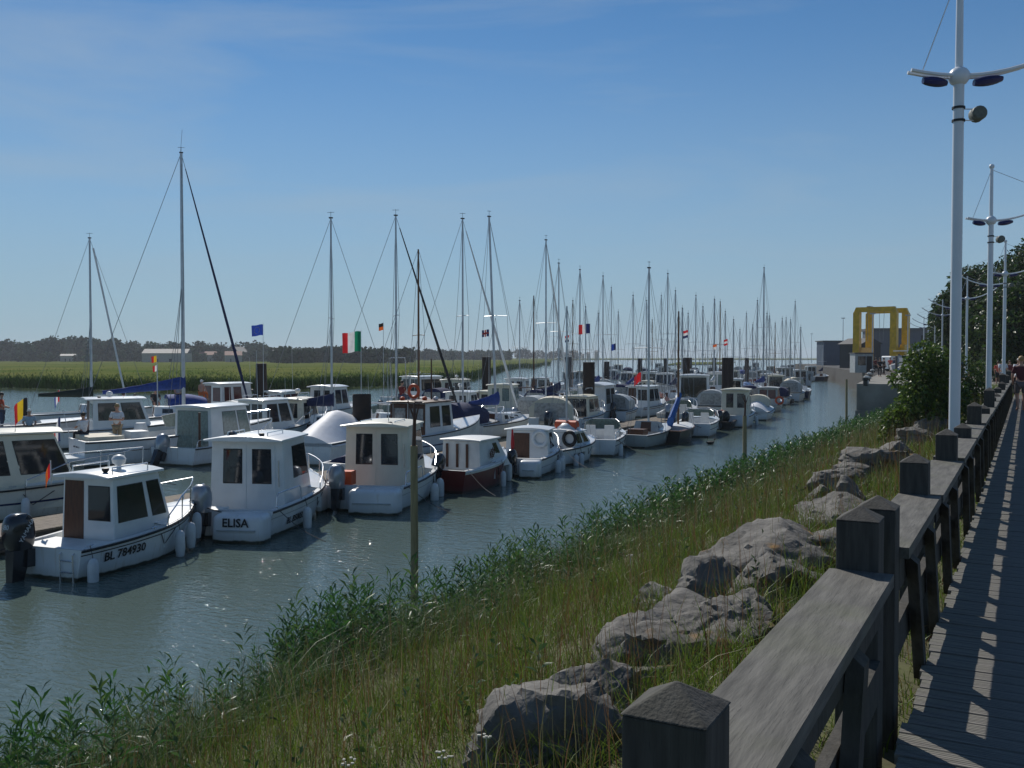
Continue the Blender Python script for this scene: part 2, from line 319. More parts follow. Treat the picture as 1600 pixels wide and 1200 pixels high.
# ================================================================ walkway and fence
def grain(name, c, stretch, ridge=None):
    m = mat(name, c, .85, .4, 5, bump=.22, bscale=16, stretch=stretch, detail=10); 
    if ridge:
        t = m.node_tree; p = t.nodes['Principled BSDF']; co = t.nodes.new('ShaderNodeTexCoord'); wv = t.nodes.new('ShaderNodeTexWave'); wv.bands_direction = 'Y'; wv.inputs['Scale'].default_value = ridge
        t.links.new(co.outputs['Object'], wv.inputs['Vector']); b = t.nodes.new('ShaderNodeBump'); b.inputs['Distance'].default_value = .006; b.inputs['Strength'].default_value = .9
        t.links.new(wv.outputs['Fac'], b.inputs['Height']); t.links.new(p.inputs['Normal'].links[0].from_socket, b.inputs['Normal']); t.links.new(b.outputs['Normal'], p.inputs['Normal'])
    t = m.node_tree; p = t.nodes['Principled BSDF']; src = p.inputs['Base Color'].links[0].from_socket; co2 = t.nodes.new('ShaderNodeTexCoord'); mq = t.nodes.new('ShaderNodeMapping'); mq.inputs['Scale'].default_value = tuple(v * 2.2 if v > 1 else v * .35 for v in stretch); t.links.new(co2.outputs['Object'], mq.inputs['Vector'])
    cn = t.nodes.new('ShaderNodeTexNoise'); cn.inputs['Scale'].default_value = 4; cn.inputs['Detail'].default_value = 4; t.links.new(mq.outputs['Vector'], cn.inputs['Vector'])
    sb_ = t.nodes.new('ShaderNodeMath'); sb_.operation = 'SUBTRACT'; sb_.inputs[1].default_value = .5; t.links.new(cn.outputs['Fac'], sb_.inputs[0]); ab = t.nodes.new('ShaderNodeMath'); ab.operation = 'ABSOLUTE'; t.links.new(sb_.outputs[0], ab.inputs[0])
    cr = t.nodes.new('ShaderNodeMapRange'); cr.inputs['From Max'].default_value = .009; cr.inputs['To Min'].default_value = .6; cr.inputs['To Max'].default_value = 0; t.links.new(ab.outputs[0], cr.inputs['Value'])   # drying cracks
    xc = t.nodes.new('ShaderNodeMix'); xc.data_type = 'RGBA'; xc.inputs['B'].default_value = (.012, .011, .01, 1); t.links.new(src, xc.inputs['A']); t.links.new(cr.outputs['Result'], xc.inputs['Factor'])
    al = t.nodes.new('ShaderNodeTexNoise'); al.inputs['Scale'].default_value = 2.3; al.inputs['Detail'].default_value = 6; t.links.new(co2.outputs['Object'], al.inputs['Vector']); ar = t.nodes.new('ShaderNodeMapRange'); ar.inputs['From Min'].default_value = .52; ar.inputs['From Max'].default_value = .75; ar.inputs['To Max'].default_value = .5; t.links.new(al.outputs['Fac'], ar.inputs['Value'])
    xa_ = t.nodes.new('ShaderNodeMix'); xa_.data_type = 'RGBA'; xa_.inputs['B'].default_value = (c[0]*.9, c[1]*1.02, c[2]*.6, 1); t.links.new(xc.outputs['Result'], xa_.inputs['A']); t.links.new(ar.outputs['Result'], xa_.inputs['Factor']); t.links.new(xa_.outputs['Result'], p.inputs['Base Color'])
    return m
postm = grain('post_timber', (.052, .049, .043), (7, 7, .8)); capm = grain('cap_timber', (.105, .10, .088), (5, .7, 5)); slatm = grain('slat_timber', (.048, .044, .038), (5, 5, 1))
deckm = grain('deck_timber', (.16, .15, .135), (.8, 7, 5), ridge=16)
DZ = 2.6; FX0, FX1 = -.73, -.55; Y0 = 1.83; BAY = 2.6; NB = 17
wk = tag(MB().box(-.46, 2.6, -3, 48.4, DZ - .3, DZ - .05).build('walkway', mat('walkway_joist', (.03, .028, .025), .9)), kind='structure')
pm = MB().box(-.47, 2.6, 0, .128, -.045, 0); me0 = None
y = .8; k = 0
while y < 48.2:
    if y < 22:
        if me0 is None: o = pm.build('deck_board', deckm, wk); me0 = o.data
        else: o = bpy.data.objects.new('deck_board', me0); C.objects.link(o); o.parent = wk
        o.location = (random.uniform(-.02, .012), y, DZ + random.uniform(-.003, .003)); y += .136
        if k % 19 == 18: y += .012
    else:
        b = MB()
        while y < 48.2: b.box(-.48, 2.6, y, y + .128, DZ - .045, DZ); y += .136
        b.build('deck_boards_beyond', deckm, wk, kind='stuff')
    k += 1
fence = empty('walkway_fence', (FX0, Y0, DZ), 0, 'heavy weathered timber fence with capped square posts along the boardwalk', 'fence')
def fb(mb, name, m): o = mb.build(name, m, fence); o.matrix_parent_inverse = Matrix.Translation((-FX0, -Y0, -DZ)); return o
def post(y, x0=FX0, h=.965):
    x1 = x0 + .18; b = MB(); zb = DZ - .5; zt = DZ + h; c = ((x0+x1)/2, y + .09)
    b.box(x0, x1, y, y + .18, zb, zt)
    e = .006; b.add([(x0-e, y-e, zt+.001), (x1+e, y-e, zt+.001), (x1+e, y+.18+e, zt+.001), (x0-e, y+.18+e, zt+.001), (c[0], c[1], zt + .062)], [(0,3,2,1),(0,1,4),(1,2,4),(2,3,4),(3,0,4)])
    o = fb(b, 'post', postm); o.rotation_euler = (random.uniform(-.008, .008), random.uniform(-.008, .008), 0); bv = o.modifiers.new('worn_edge', 'BEVEL'); bv.width = .006; bv.segments = 2
for i in range(NB):
    yy = Y0 + BAY * i
    dz = .02 * noise.noise(Vector((i * .7, 0, 0)))
    post(yy, h=.965 + dz)
    if i == 1: post(yy + .42, FX0 + .02, .99)
    if i == NB - 1: break
    ya, yb = yy + .183, yy + BAY - .003
    if i == 1: ya = yy + .605
    zc = DZ + .756 + dz
    fb(MB().box(FX0 - .035, FX1 + .055, ya, yb, zc - .055, zc), 'cap_board', capm)
    fb(MB().box(FX1 - .045, FX1 + .012, ya, yb, DZ + .55, zc - .057), 'top_rail', slatm)
    fb(MB().box(FX1 - .042, FX1 + .004, ya, yb, DZ + .20, DZ + .37), 'lower_rail', slatm)
    for q in range(2):
        yc = ya + (.42 + q * .98); tl = .36
        if i == 0: tl = -.2
        w_ = .06; x0, x1 = FX1 + .016, FX1 + .075; zt, zb2 = zc - .07, DZ - .1
        b = MB().hexa([(x0, yc - w_ + tl, zb2), (x1, yc - w_ + tl, zb2), (x1, yc + w_ + tl, zb2), (x0, yc + w_ + tl, zb2), (x0, yc - w_ - tl * .4, zt), (x1, yc - w_ - tl * .4, zt - .05), (x1, yc + w_ - tl * .4, zt - .05), (x0, yc + w_ - tl * .4, zt)])
        fb(b, 'brace', slatm)
# ================================================================ lamp posts
whp = mat('lamp_white_paint', (.66, .70, .74), .35, .06, 2); lampb = mat('lamp_blue', (.015, .02, .10), .35, .2, 5); grl = mat('speaker_grille', (.12, .13, .11), .6, .3, 40)
def lamp(x, y, zb, label, long_left=False, full=True, hs=1.0):
    r = empty('street_lamp', (x, y, zb), 0, label, 'street lamp', 'white mast lamps along the walkway')
    MB().tube([(0,0,0), (0,0,5.35*hs)], [.072, .068], 14).build('pole', whp, r, True)
    za = 5.4 * hs; MB().tube([(0,0,za), (0,0,6.75*hs)], [.05, .042], 10).build('mast_top', whp, r, True)
    if full: MB().ell((0,0,6.78*hs), (.07,.07,.07)).build('ball_cap', whp, r, True)
    sg = -1 if long_left else 1
    ax = Vector((RT.x, RT.y, 0)) * sg                          # arms reach across the walkway
    def arm(t): return ax * t + Vector((0, 0, za + (.19 * max(t, 0)**2 if t > 0 else .16 * t * t)))
    for off in ((-.06, .06) if full else (0,)):
        n_ = Vector((-ax.y, ax.x, 0)) * off
        MB().tube([arm(-.66 + i * (2.56/14)) + n_ for i in range(15)], .026 if full else .035, 6).build('arm', whp, r, True)
    hub = MB().ell((0,0,za), (.14,.14,.13), 12, 8); hub.build('hub', whp, r, True)
    MB().tube([arm(-.5), (0, 0, 6.7*hs)], .008, 5).build('stay', whp, r)
    MB().tube([arm(1.85), (0, 0, 6.7*hs)], .008, 5).build('stay', whp, r)
    for t0, t1 in ((-.48, -.16), (.2, .58)):
        a, b = arm(t0) - Vector((0,0,.07)), arm(t1) - Vector((0,0,.07)); u = (b - a).normalized(); n_ = Vector((-u.y, u.x, 0)).normalized()
        rs = []
        for i in range(7):
            f = i / 6; ww = .085 * math.sin(math.pi * (.12 + .8 * f)) ** .6; hh = .07 * math.sin(math.pi * (.15 + .75 * f)) ** .6; c = a.lerp(b, f) - Vector((0, 0, .02))
            rs.append([c + n_ * ww * math.cos(k * math.pi / 4) + Vector((0, 0, hh * math.sin(k * math.pi / 4))) for k in range(8)])
        lh = MB().rings(rs).build('lamp_head', lampb, r, True)
    if full:
        sp = MB().lathe([(.075, -.1), (.095, -.08), (.1, .07), (.085, .09), (.03, .095)], (0, 0, 0), 14, 'y').build('loudspeaker', grl, r, True)
        sp.location = ax * .26 + Vector((0, -.02, za - .5)); sp.rotation_euler = (0, 0, PSI * .8)
        MB().tube([(0,0,za-.43), tuple(ax*.26 + Vector((0,0,za-.43)))], .008, 5).build('bracket', whp, r); MB().tube([(0,0,za-.58), tuple(ax*.26 + Vector((0,0,za-.58)))], .008, 5).build('bracket', whp, r)
        for dz in (-.43, -.6): MB().lathe([(.084, 0), (.084, .03)], (0, 0, za + dz), 14).build('clamp_band', black, r)
lamp(-.85, 14.2, DZ - .4, 'nearest white lamp mast with blue lamp heads rising over the fence', hs=1.08)
lamp(-.9, 28.9, DZ - .3, 'second white lamp mast along the fence, with ball cap', hs=1.046)
lamp(-.9, 47.8, DZ - .25, 'third white lamp mast along the fence near the people', hs=1.037)
for px, d in ((1546, 50), (1510, 61.7), (1488, 73.5), (1472, 86.7), (1460.5, 99), (1450, 111), (1443, 124)):
    p = D(px, 557, d); lamp(p.x, p.y, 2.3, 'distant white lamp mast on the promenade, %s' % {1546: 'left of the second near mast', 1510: 'before the trees, right of the nearest mast', 1488: 'just hidden behind the nearest mast', 1472: 'left of the nearest mast at the tree edge', 1460.5: 'before the warehouse sign, right of two', 1450: 'before the warehouse sign, middle', 1443: 'farthest one before the warehouse sign'}[px], long_left=px != 1510, full=False, hs=1.06)
# ================================================================ vegetation on the bank
grassm = leafmat('grass_blade', .38, .5); sedgem = leafmat('sedge_blade', .12, .8, 0); farleaf = leafmat('far_foliage', .1, 1, 0); leafm = leafmat('leaf', .4, .4)
def bank_zv(x, y): return np.array([bank_z(a + .5 * noise.noise(Vector((0, b * .25, 5))), b) for a, b in zip(x, y)])
def blades(name, x, y, z, L, w, bend, col, lean=None, seg=3, m_=None):
    """curved tapering grass blades; arrays of length n; col (n,3)"""
    n = len(x); az = RNG.uniform(0, 2*np.pi, n); 
    dx, dy = np.cos(az), np.sin(az)
    if lean is not None: dx = dx + lean[0]; dy = dy + lean[1]; q = np.hypot(dx, dy) + 1e-6; dx /= q; dy /= q
    fa = RNG.uniform(0, np.pi, n); wx, wy = np.cos(fa), np.sin(fa)
    vs = np.zeros((n, seg*2+1, 3)); 
    for s in range(seg + 1):
        t = s / seg; h = L * t * (1 - .35 * bend * t); o = L * bend * t * t * .8
        cx, cy, cz = x + dx*o, y + dy*o, z + h
        if s < seg:
            ww = w * (1 - .75 * t) * .5
            vs[:, 2*s] = np.stack([cx - wx*ww, cy - wy*ww, cz], 1); vs[:, 2*s+1] = np.stack([cx + wx*ww, cy + wy*ww, cz], 1)
        else: vs[:, 2*seg] = np.stack([cx, cy, cz], 1)
    m = seg*2+1; base = (np.arange(n) * m)[:, None]; tri = []
    for s in range(seg - 1): tri += [[2*s, 2*s+1, 2*s+3], [2*s, 2*s+3, 2*s+2]]
    tri.append([2*seg-2, 2*seg-1, 2*seg]); tri = np.array(tri)
    F = (base[:, None, :] + tri[None]).reshape(-1, 3)
    cols = np.repeat(col, m, 0)
    return npmesh(name, vs.reshape(-1, 3), F, 3, m_ or grassm, cols, kind='stuff')
def fbm(x, y, s, o=0): return np.array([noise.fractal(Vector((a*s, b*s, o)), 1, 2, 3) for a, b in zip(x, y)])
GX, GY, GZ, GL, GW, GB, GC = [], [], [], [], [], [], []
for y0, y1, dens, wsc in ((1.5, 7, 640, 1), (7, 13, 560, 1.15), (13, 22, 320, 1.6), (22, 38, 140, 2.5), (38, 74, 55, 4)):
    n = int((y1 - y0) * 8.6 * dens); x = RNG.uniform(-9.5, -.5, n); y = RNG.uniform(y0, y1, n)
    zz = bank_zv(x, y); t = (-1 - x) / 7.7
    f1 = fbm(x, y, .45); f2 = fbm(x, y, 1.3, 7)
    keep = (zz > -.12) & (RNG.uniform(0, 1, n) < np.clip(.85 + f2 * 1.2, .25, 1))
    x, y, zz, t, f1, f2 = (q[keep] for q in (x, y, zz, t, f1, f2)); n = len(x)
    wet = np.clip((t - .55 + f1 * .25) / .25, 0, 1)            # 1 = lush waterside growth
    L = np.where(RNG.uniform(0, 1, n) < .06, 1.5, 1) * RNG.uniform(.18, .42, n) * (1 + .9 * wet) * (1 + .5 * np.clip(f2, -.5, .8))
    L = np.where(x > -.95, L * .5, L)
    base = np.array([[.115, .175, .024]]) * (1 - wet[:, None]) + np.array([[.055, .12, .028]]) * wet[:, None]
    dry = (RNG.uniform(0, 1, n) < .09 + .2 * np.clip(f1 * 2, 0, 1) * (1 - wet)); base[dry] = np.array([.17, .13, .05]); red = RNG.uniform(0, 1, n) < .07 * (1 - wet); base[red] = np.array([.12, .05, .025])
    pale = (RNG.uniform(0, 1, n) < .16 * wet); base[pale] = np.array([.17, .20, .13])
    col = base * RNG.uniform(.6, 1.35, (n, 1))
    GX.append(x); GY.append(y); GZ.append(zz - .02); GL.append(L); GW.append(.0065 * wsc * RNG.uniform(.7, 1.6, n)); GB.append(RNG.uniform(.15, 1.1, n) * (1 + .4 * wet)); GC.append(col)
cat_ = np.concatenate
tag(blades('bank_grass', cat_(GX), cat_(GY), cat_(GZ), cat_(GL), cat_(GW), cat_(GB), cat_(GC)), 'long green and yellowed grass covering the sloping bank', 'grass', kind='stuff')
# tall thin seed stalks
n = 5200; x = RNG.uniform(-9.3, -1.4, n); y = 2 + 40 * RNG.uniform(0, 1, n) ** 1.6; z = bank_zv(x, y); k = z > -.05; x, y, z = x[k], y[k], z[k]; n = len(x)
tag(blades('seed_stalks', x, y, z, RNG.uniform(.5, 1.0, n), np.where(y < 14, .006, .011), RNG.uniform(.05, .35, n), np.where(RNG.uniform(0, 1, (n, 1)) < .5, [[.15, .085, .04]], [[.19, .18, .09]]) * RNG.uniform(.6, 1.3, (n, 1))), 'thin dry seed stalks standing above the bank grass', 'grass', kind='stuff')
# leafy waterside weeds: stems with lance leaves
def leaves_mesh(name, c, d, L, w, col, m=leafm, droop=.25, kind=None, parent=None):
    """n leaves: base points c (n,3), directions d (n,3); folded diamond of 4 tris"""
    n = len(c); d = d / np.linalg.norm(d, axis=1, keepdims=True); r = RNG.normal(size=(n, 3)); s = np.cross(d, r); s /= np.linalg.norm(s, axis=1, keepdims=True) + 1e-9
    up = np.cross(s, d); L = L[:, None]; w = w[:, None]
    mid = c + d * L * .45; tip = c + d * L - np.array([[0, 0, 1]]) * L * droop
    vs = np.stack([c, mid + s * w * .5 + up * w * .12, tip, mid - s * w * .5 + up * w * .12, mid], 1)
    tri = np.array([[0, 1, 4], [1, 2, 4], [4, 2, 3], [0, 4, 3]]); F = ((np.arange(n) * 5)[:, None, None] + tri[None]).reshape(-1, 3)
    return npmesh(name, vs.reshape(-1, 3), F, 3, m, np.repeat(col, 5, 0), kind=kind, parent=parent)
cc, dd, LL, ww, co_ = [], [], [], [], []
sx, sy, sz, sL = [], [], [], []
def weed(x, y, h, nl, col, sc=1):
    z = bank_z(x + .5 * noise.noise(Vector((0, y * .25, 5))), y)
    if z < -.3: return
    ln = RNG.normal(0, .16, 2)
    for k in range(nl):
        t = (k + .6) / nl; a = k * 2.4 + RNG.uniform(0, 1); el = .25 + .8 * t
        cc.append((x + ln[0]*t*h, y + ln[1]*t*h, z + h * t)); dd.append((math.cos(a) * math.cos(el), math.sin(a) * math.cos(el), math.sin(el)))
        LL.append(h * RNG.uniform(.22, .38) * (1.15 - .5 * t)); ww.append(.022 * sc * RNG.uniform(.6, 1.6)); co_.append(np.array(col) * RNG.uniform(.55, 1.4))
    sx.append(x); sy.append(y); sz.append(z); sL.append(h)
for _ in range(4200):
    y = 3 + 68 * RNG.uniform() ** 1.5; ed = EDGE + .9 * noise.noise(Vector((y * .35, 2, 0))) 
    cl = noise.noise(Vector((y * .55, 9, 0)))
    if RNG.uniform() > .45 + cl: continue
    x = ed + abs(RNG.normal(0, .95)) - .3
    weed(x, y, RNG.uniform(.45, .95) * (1 + .45 * cl), int(RNG.integers(16, 34)), (.04, .11, .026) if RNG.uniform() < .7 else (.085, .15, .045), 1 if y < 20 else 1.7)
for _ in range(420):                                          # broad weeds scattered through the grass
    y = 3 + 40 * RNG.uniform() ** 1.5; x = RNG.uniform(-7.5, -2); 
    if noise.noise(Vector((x * .4, y * .4, 4))) < .08: continue
    weed(x, y, RNG.uniform(.22, .5), int(RNG.integers(8, 16)), (.05, .10, .03), 1.2)
tag(leaves_mesh('waterside_weeds', np.array(cc), np.array(dd), np.array(LL), np.array(ww), np.array(co_), kind='stuff'), 'dark leafy weeds along the water edge of the bank', 'weeds', kind='stuff')
n = len(sx); tag(blades('weed_stems', np.array(sx), np.array(sy), np.array(sz), np.array(sL), np.full(n, .009), np.full(n, .05), np.tile([[.07, .09, .035]], (n, 1))), 'upright green weed stems along the water edge', 'weeds', kind='stuff')
# small white umbel flowers
fl = MB()
for px, py in ((1335, 702), (1345, 706), (1352, 700), (1325, 710), (1218, 765), (985, 868), (1265, 810), (760, 1150), (690, 1180), (1130, 880), (540, 1190), (1220, 812)):
    z = 1.9
    for _ in range(4):
        p = P(px, py, z); z = bank_z(p.x, p.y) + .35
    for k in range(7): fl.ell((p.x + random.uniform(-.04, .04), p.y + random.uniform(-.04, .04), p.z + random.uniform(-.012, .012)), (.010, .010, .006), 6, 3)
    fl.tube([(p.x, p.y, p.z - .4), p], .004, 4)
tag(fl.build('white_wildflowers', mat('petal', (.62, .60, .52), .8, .1)), 'small white wildflower heads dotted over the bank', 'flowers', kind='stuff')
# ---------------------------------------------------------------- boulders
def rockmat():
    m = mat('boulder_stone', (.19, .178, .16), .92, .3, 3.5, bump=1.0, bscale=22, c2=(.075, .071, .064), detail=9)
    t = m.node_tree; p = t.nodes['Principled BSDF']; src = p.inputs['Base Color'].links[0].from_socket
    co = t.nodes.new('ShaderNodeTexCoord'); n = t.nodes.new('ShaderNodeTexNoise'); n.inputs['Scale'].default_value = 3.5; n.inputs['Detail'].default_value = 8; t.links.new(co.outputs['Object'], n.inputs['Vector'])
    r = t.nodes.new('ShaderNodeMapRange'); r.inputs['From Min'].default_value = .6; r.inputs['From Max'].default_value = .68; t.links.new(n.outputs['Fac'], r.inputs['Value'])
    x = t.nodes.new('ShaderNodeMix'); x.data_type = 'RGBA'; x.inputs['B'].default_value = (.27, .15, .05, 1); t.links.new(src, x.inputs['A']); t.links.new(r.outputs['Result'], x.inputs['Factor']); t.links.new(x.outputs['Result'], p.inputs['Base Color'])
    return m
rockm = rockmat()
def ico(sub):
    import bmesh
    b = bmesh.new(); bmesh.ops.create_icosphere(b, subdivisions=sub, radius=1); v = [q.co.copy() for q in b.verts]; f = [tuple(w.index for w in q.verts) for q in b.faces]; b.free(); return v, f
IV, IF = ico(5)
def boulder(px, py, z, sx_, sy_, sz_, yaw, seed, label):
    p = P(px, py, z); rnd = random.Random(seed); planes = []
    for _ in range(11):
        d = Vector((rnd.gauss(0, 1), rnd.gauss(0, 1), rnd.gauss(0, 1) * .9)).normalized(); planes.append((d, rnd.uniform(.45, .85)))
    vs = []
    for v in IV:
        r = 1.0
        for d, k in planes:
            c = v.dot(d)
            if c > 1e-3: r = min(r, k / c)
        q = v * r; nn = noise.fractal(q * 1.6 + Vector((seed * 3.1, 0, 0)), .9, 2, 5); rdg = 1 - abs(noise.noise(q * 2.6 + Vector((seed, 4, 0)))) * 2; q = q * (1 + .075 * nn) + v * (.04 * noise.noise(q * 6) + .035 * noise.noise(q * 13) + .022 * noise.noise(q * 27) - .05 * max(0, rdg) ** 3)
        st = .03 * math.sin(q.z * 14 + 3 * noise.noise(q * 2)); q = q + Vector((q.x, q.y, 0)) * st
        vs.append((q.x * sx_, q.y * sy_, q.z * sz_))
    o = MB().add(vs, IF).build('boulder', rockm); o.data.shade_smooth(); o.data.set_sharp_from_angle(angle=math.radians(32))
    o.scale = (1.4,) * 3; o.location = p; o.rotation_euler = (rnd.uniform(-.15, .15), rnd.uniform(-.15, .15), yaw); tag(o, label, 'boulder', 'boulders along the fence')
for a in ((885, 1180, 2.0, .42, .55, .36, .3, 3, 'grey boulder with orange lichen just left of the nearest fence post'),
          (985, 1085, 2.05, .24, .62, .2, -.5, 5, 'flat slab of rock leaning behind the nearest fence post'),
          (1085, 1010, 2.12, .42, .55, .36, -.5, 8, 'pointed grey boulder second behind the nearest post'),
          (1120, 950, 2.05, .42, .5, .33, .2, 12, 'rounded craggy boulder in the middle of the near rock group'),
          (1060, 965, 1.85, .3, .4, .25, .9, 14, 'small pale rock on the grass side of the near group'),
          (1225, 893, 2.15, .62, .75, .36, -.35, 17, 'largest dark flat-topped boulder of the near group'),
          (1290, 812, 2.1, .42, .55, .32, .5, 21, 'brown shadowed boulder left of the doubled post'),
          (1280, 785, 2.0, .28, .4, .28, .1, 25, 'small upright rock behind the brown boulder'),
          (1325, 790, 2.2, .35, .4, .3, .7, 28, 'pale pointed rock beside the doubled post'),
          (1375, 728, 2.1, .6, .7, .42, .2, 31, 'large split boulder farther up the bank'),
          (1345, 748, 1.9, .55, .5, .22, .4, 33, 'low broken rock lying below the split boulder'),
          (1430, 690, 2.05, .5, .45, .26, .2, 36, 'low stone in the grass left of the lamp base'),
          (1462, 674, 2.25, .45, .4, .3, .4, 39, 'pale stone beside the shrub and the lamp base'),
          (1160, 985, 2.2, .34, .5, .28, .3, 51, 'dark jagged boulder hard against the cap board'),
          (1200, 930, 2.15, .4, .5, .34, -.2, 54, 'grey cracked boulder right of the rounded craggy one'),
          (1015, 1040, 2.0, .3, .45, .26, .6, 57, 'sloping grey rock just above the flat slab'),
          (1265, 870, 2.2, .4, .55, .3, .1, 61, 'dark block at the right end of the near rock group'),
          (940, 1130, 2.05, .3, .4, .26, -.4, 64, 'small rough rock touching the orange lichen boulder'),
          (1310, 760, 2.05, .4, .4, .28, .3, 67, 'weathered rock between the brown boulder and the split one'),
          (1405, 715, 2.2, .4, .45, .3, -.3, 70, 'rough rock against the split boulder'),
          (1530, 640, 2.2, .6, .6, .35, .4, 41, 'grey rock in the dry grass behind the first lamp')):
    boulder(*a)
# ---------------------------------------------------------------- shrubs and trees
bark = mat('bark', (.06, .045, .032), .9, .3, 5, bump=.6)
def crown_points(blobs, n, shell=.55):
    pts = []; wts = np.array([b[3] ** 2 for b in blobs]); wts = wts / wts.sum()
    idx = RNG.choice(len(blobs), n, p=wts)
    d = RNG.normal(size=(n, 3)); d /= np.linalg.norm(d, axis=1, keepdims=True)
    r = shell + (1 - shell) * RNG.uniform(0, 1, n) ** .6
    B = np.array(blobs); return B[idx, :3] + d * (B[idx, 3] * r)[:, None], d
def tree(name, loc, h, rad, nblob, nleaf, leaf, col, label, cat, group=None, trunk_r=.2, low=.25, upright=1.0, seed=1):
    rnd = random.Random(seed); root = empty(name, loc, 0, label, cat, group)
    blobs = []; t = MB(); t.tube([(0,0,-.3), (rnd.uniform(-.05,.05)*h, rnd.uniform(-.05,.05)*h, h*.45), (0,0,h*.85)], [trunk_r, trunk_r*.7, trunk_r*.15], 7)
    for k in range(nblob):
        z = h * (low + (1 - low) * (k + .5) / nblob * .93); prof = math.sin(math.pi * min(1, .22 + .75 * (z / h - low) / (1 - low))) ** .7
        a = k * 2.4 + rnd.uniform(0, .8); rr = rad * prof * rnd.uniform(.35, .78); br = rad * rnd.uniform(.26, .46) * (.6 + .4 * prof)
        c = (rr * math.cos(a), rr * math.sin(a), z); blobs.append((*c, br)); t.tube([(0, 0, max(.1, z - rad * .7)), (c[0]*.6, c[1]*.6, z - rad*.2), c], [trunk_r*.35, trunk_r*.2, trunk_r*.06], 5)
    t.build('trunk', bark, root)
    pts, d = crown_points(blobs, nleaf); n = len(pts); d = d * .6 + RNG.normal(size=(n, 3)) * .7 + np.array([[0, 0, .15]])
    tone = RNG.uniform(.55, 1.45, (n, 1)); cols = np.array([col]) * tone; y_ = RNG.uniform(0, 1, n) < .1; cols[y_] *= np.array([1.7, 1.35, .8])
    leaves_mesh('crown', pts, d, leaf * RNG.uniform(.7, 1.4, n), leaf * .62 * RNG.uniform(.7, 1.3, n), cols, parent=root)
    return root
p = P(1450, 690, 1.9); tree('shrub', (p.x, p.y, bank_z(p.x, p.y) - .1), 2.6, 1.1, 26, 8000, .115, (.075, .125, .024), 'big leafy green shrub on the bank left of the nearest lamp', 'shrub', trunk_r=.05, low=.06, seed=4)
p = P(1412, 694, 1.8); tree('shrub', (p.x, p.y, 1.5), 1.3, .75, 12, 2600, .11, (.07, .11, .02), 'low yellowish green bush at the foot of the big shrub', 'shrub', trunk_r=.03, low=.05, seed=6)
p = P(1525, 640, 2.3); tree('shrub', (p.x - .6, p.y + 1, 2.0), 2.3, 1.2, 16, 3800, .13, (.06, .10, .022), 'round bright green bush between the first two lamps', 'shrub', trunk_r=.05, low=.08, seed=9)
tx = [(1503, 92, 424, 2.6), (1538, 96, 412, 3.2), (1580, 90, 402, 3.6), (1625, 84, 380, 4.2), (1484, 104, 452, 2.4), (1560, 78, 450, 3.4), (1600, 72, 440, 3.6), (1520, 118, 416, 3.6), (1680, 80, 370, 5), (1610, 110, 392, 5)]
tl_ = ['leftmost tall tree of the promenade grove', 'tall tree behind the second lamp mast', 'tall broad tree near the right edge', 'highest tree at the right edge of the view', 'lower tree at the left foot of the grove by the warehouse', 'dark spreading tree above the crowd', 'low dark tree at the right edge above the crowd', 'tall tree at the back of the grove', 'tree beyond the right edge of the grove', 'rear tree at the right of the grove']
for i, (px, d, h, r) in enumerate(tx):
    p = D(px, 557, d); h = (557 - h) * d / FPX + 2.0; tree('promenade_tree', (p.x, p.y, 2.3), h, r, 34, 6500, .42, (.032, .062, .016), tl_[i], 'tree', 'trees of the promenade grove', trunk_r=.28, low=.16, seed=20 + i)
# far woodland beyond the marsh (reads as one mass)
def wood(name, spans, label, col, q):
    pts = []; 
    for (xa, xb, d, hmin, hmax, step) in spans:
        x = xa
        while x < xb:
            dd_ = d * random.uniform(.93, 1.1); p = D(x, 557, dd_); h = random.uniform(hmin, hmax) * (1 + .25 * noise.noise(Vector((x * .02, d, 0)))); rr = h * random.uniform(.32, .5)
            nb_ = int(q * rr * h / 20) + 30
            u = RNG.normal(size=(nb_, 3)); u /= np.linalg.norm(u, axis=1, keepdims=True); u *= RNG.uniform(.6, 1.05, (nb_, 1))
            u[:, 2] = u[:, 2] * .5 + .5
            pts.append(np.concatenate([np.array([[p.x, p.y, 1.2]]) + u * np.array([[rr, rr, h]]), np.full((nb_, 1), random.uniform(.7, 1.3))], 1)); x += step * random.uniform(.5, 1.3)
    A = np.concatenate(pts); n = len(A); cols = np.array([col]) * A[:, 3:] * RNG.uniform(.7, 1.3, (n, 1)); dr = RNG.normal(size=(n, 3))
    sz = 2.3; return tag(leaves_mesh(name, A[:, :3], dr, np.full(n, sz) * RNG.uniform(.7, 1.5, n), np.full(n, sz * .8), cols, m=farleaf), label, 'woodland', kind='stuff')
wood('far_woodland', [(-150, 210, 690, 12, 17, 8), (180, 420, 700, 8, 13, 8), (-150, 420, 640, 4, 6, 12), (400, 560, 800, 8, 11, 8), (640, 800, 900, 8, 9.5, 6)], 'distant dark woodland along the far side of the marsh', (.06, .095, .06), 130)  # leaf colour is lighter and bluish: distance haze painted into the trees
wood('far_hedge', [(430, 500, 520, 6, 8, 7), (480, 640, 500, 6, 8, 7)], 'dark thicket of bushes on the far marsh', (.035, .06, .028), 150)
wood('far_treeline', [(810, 905, 1500, 9, 16, 6), (-150, 420, 760, 11, 15, 12)], 'thin line of trees near the horizon', (.03, .045, .028), 40)
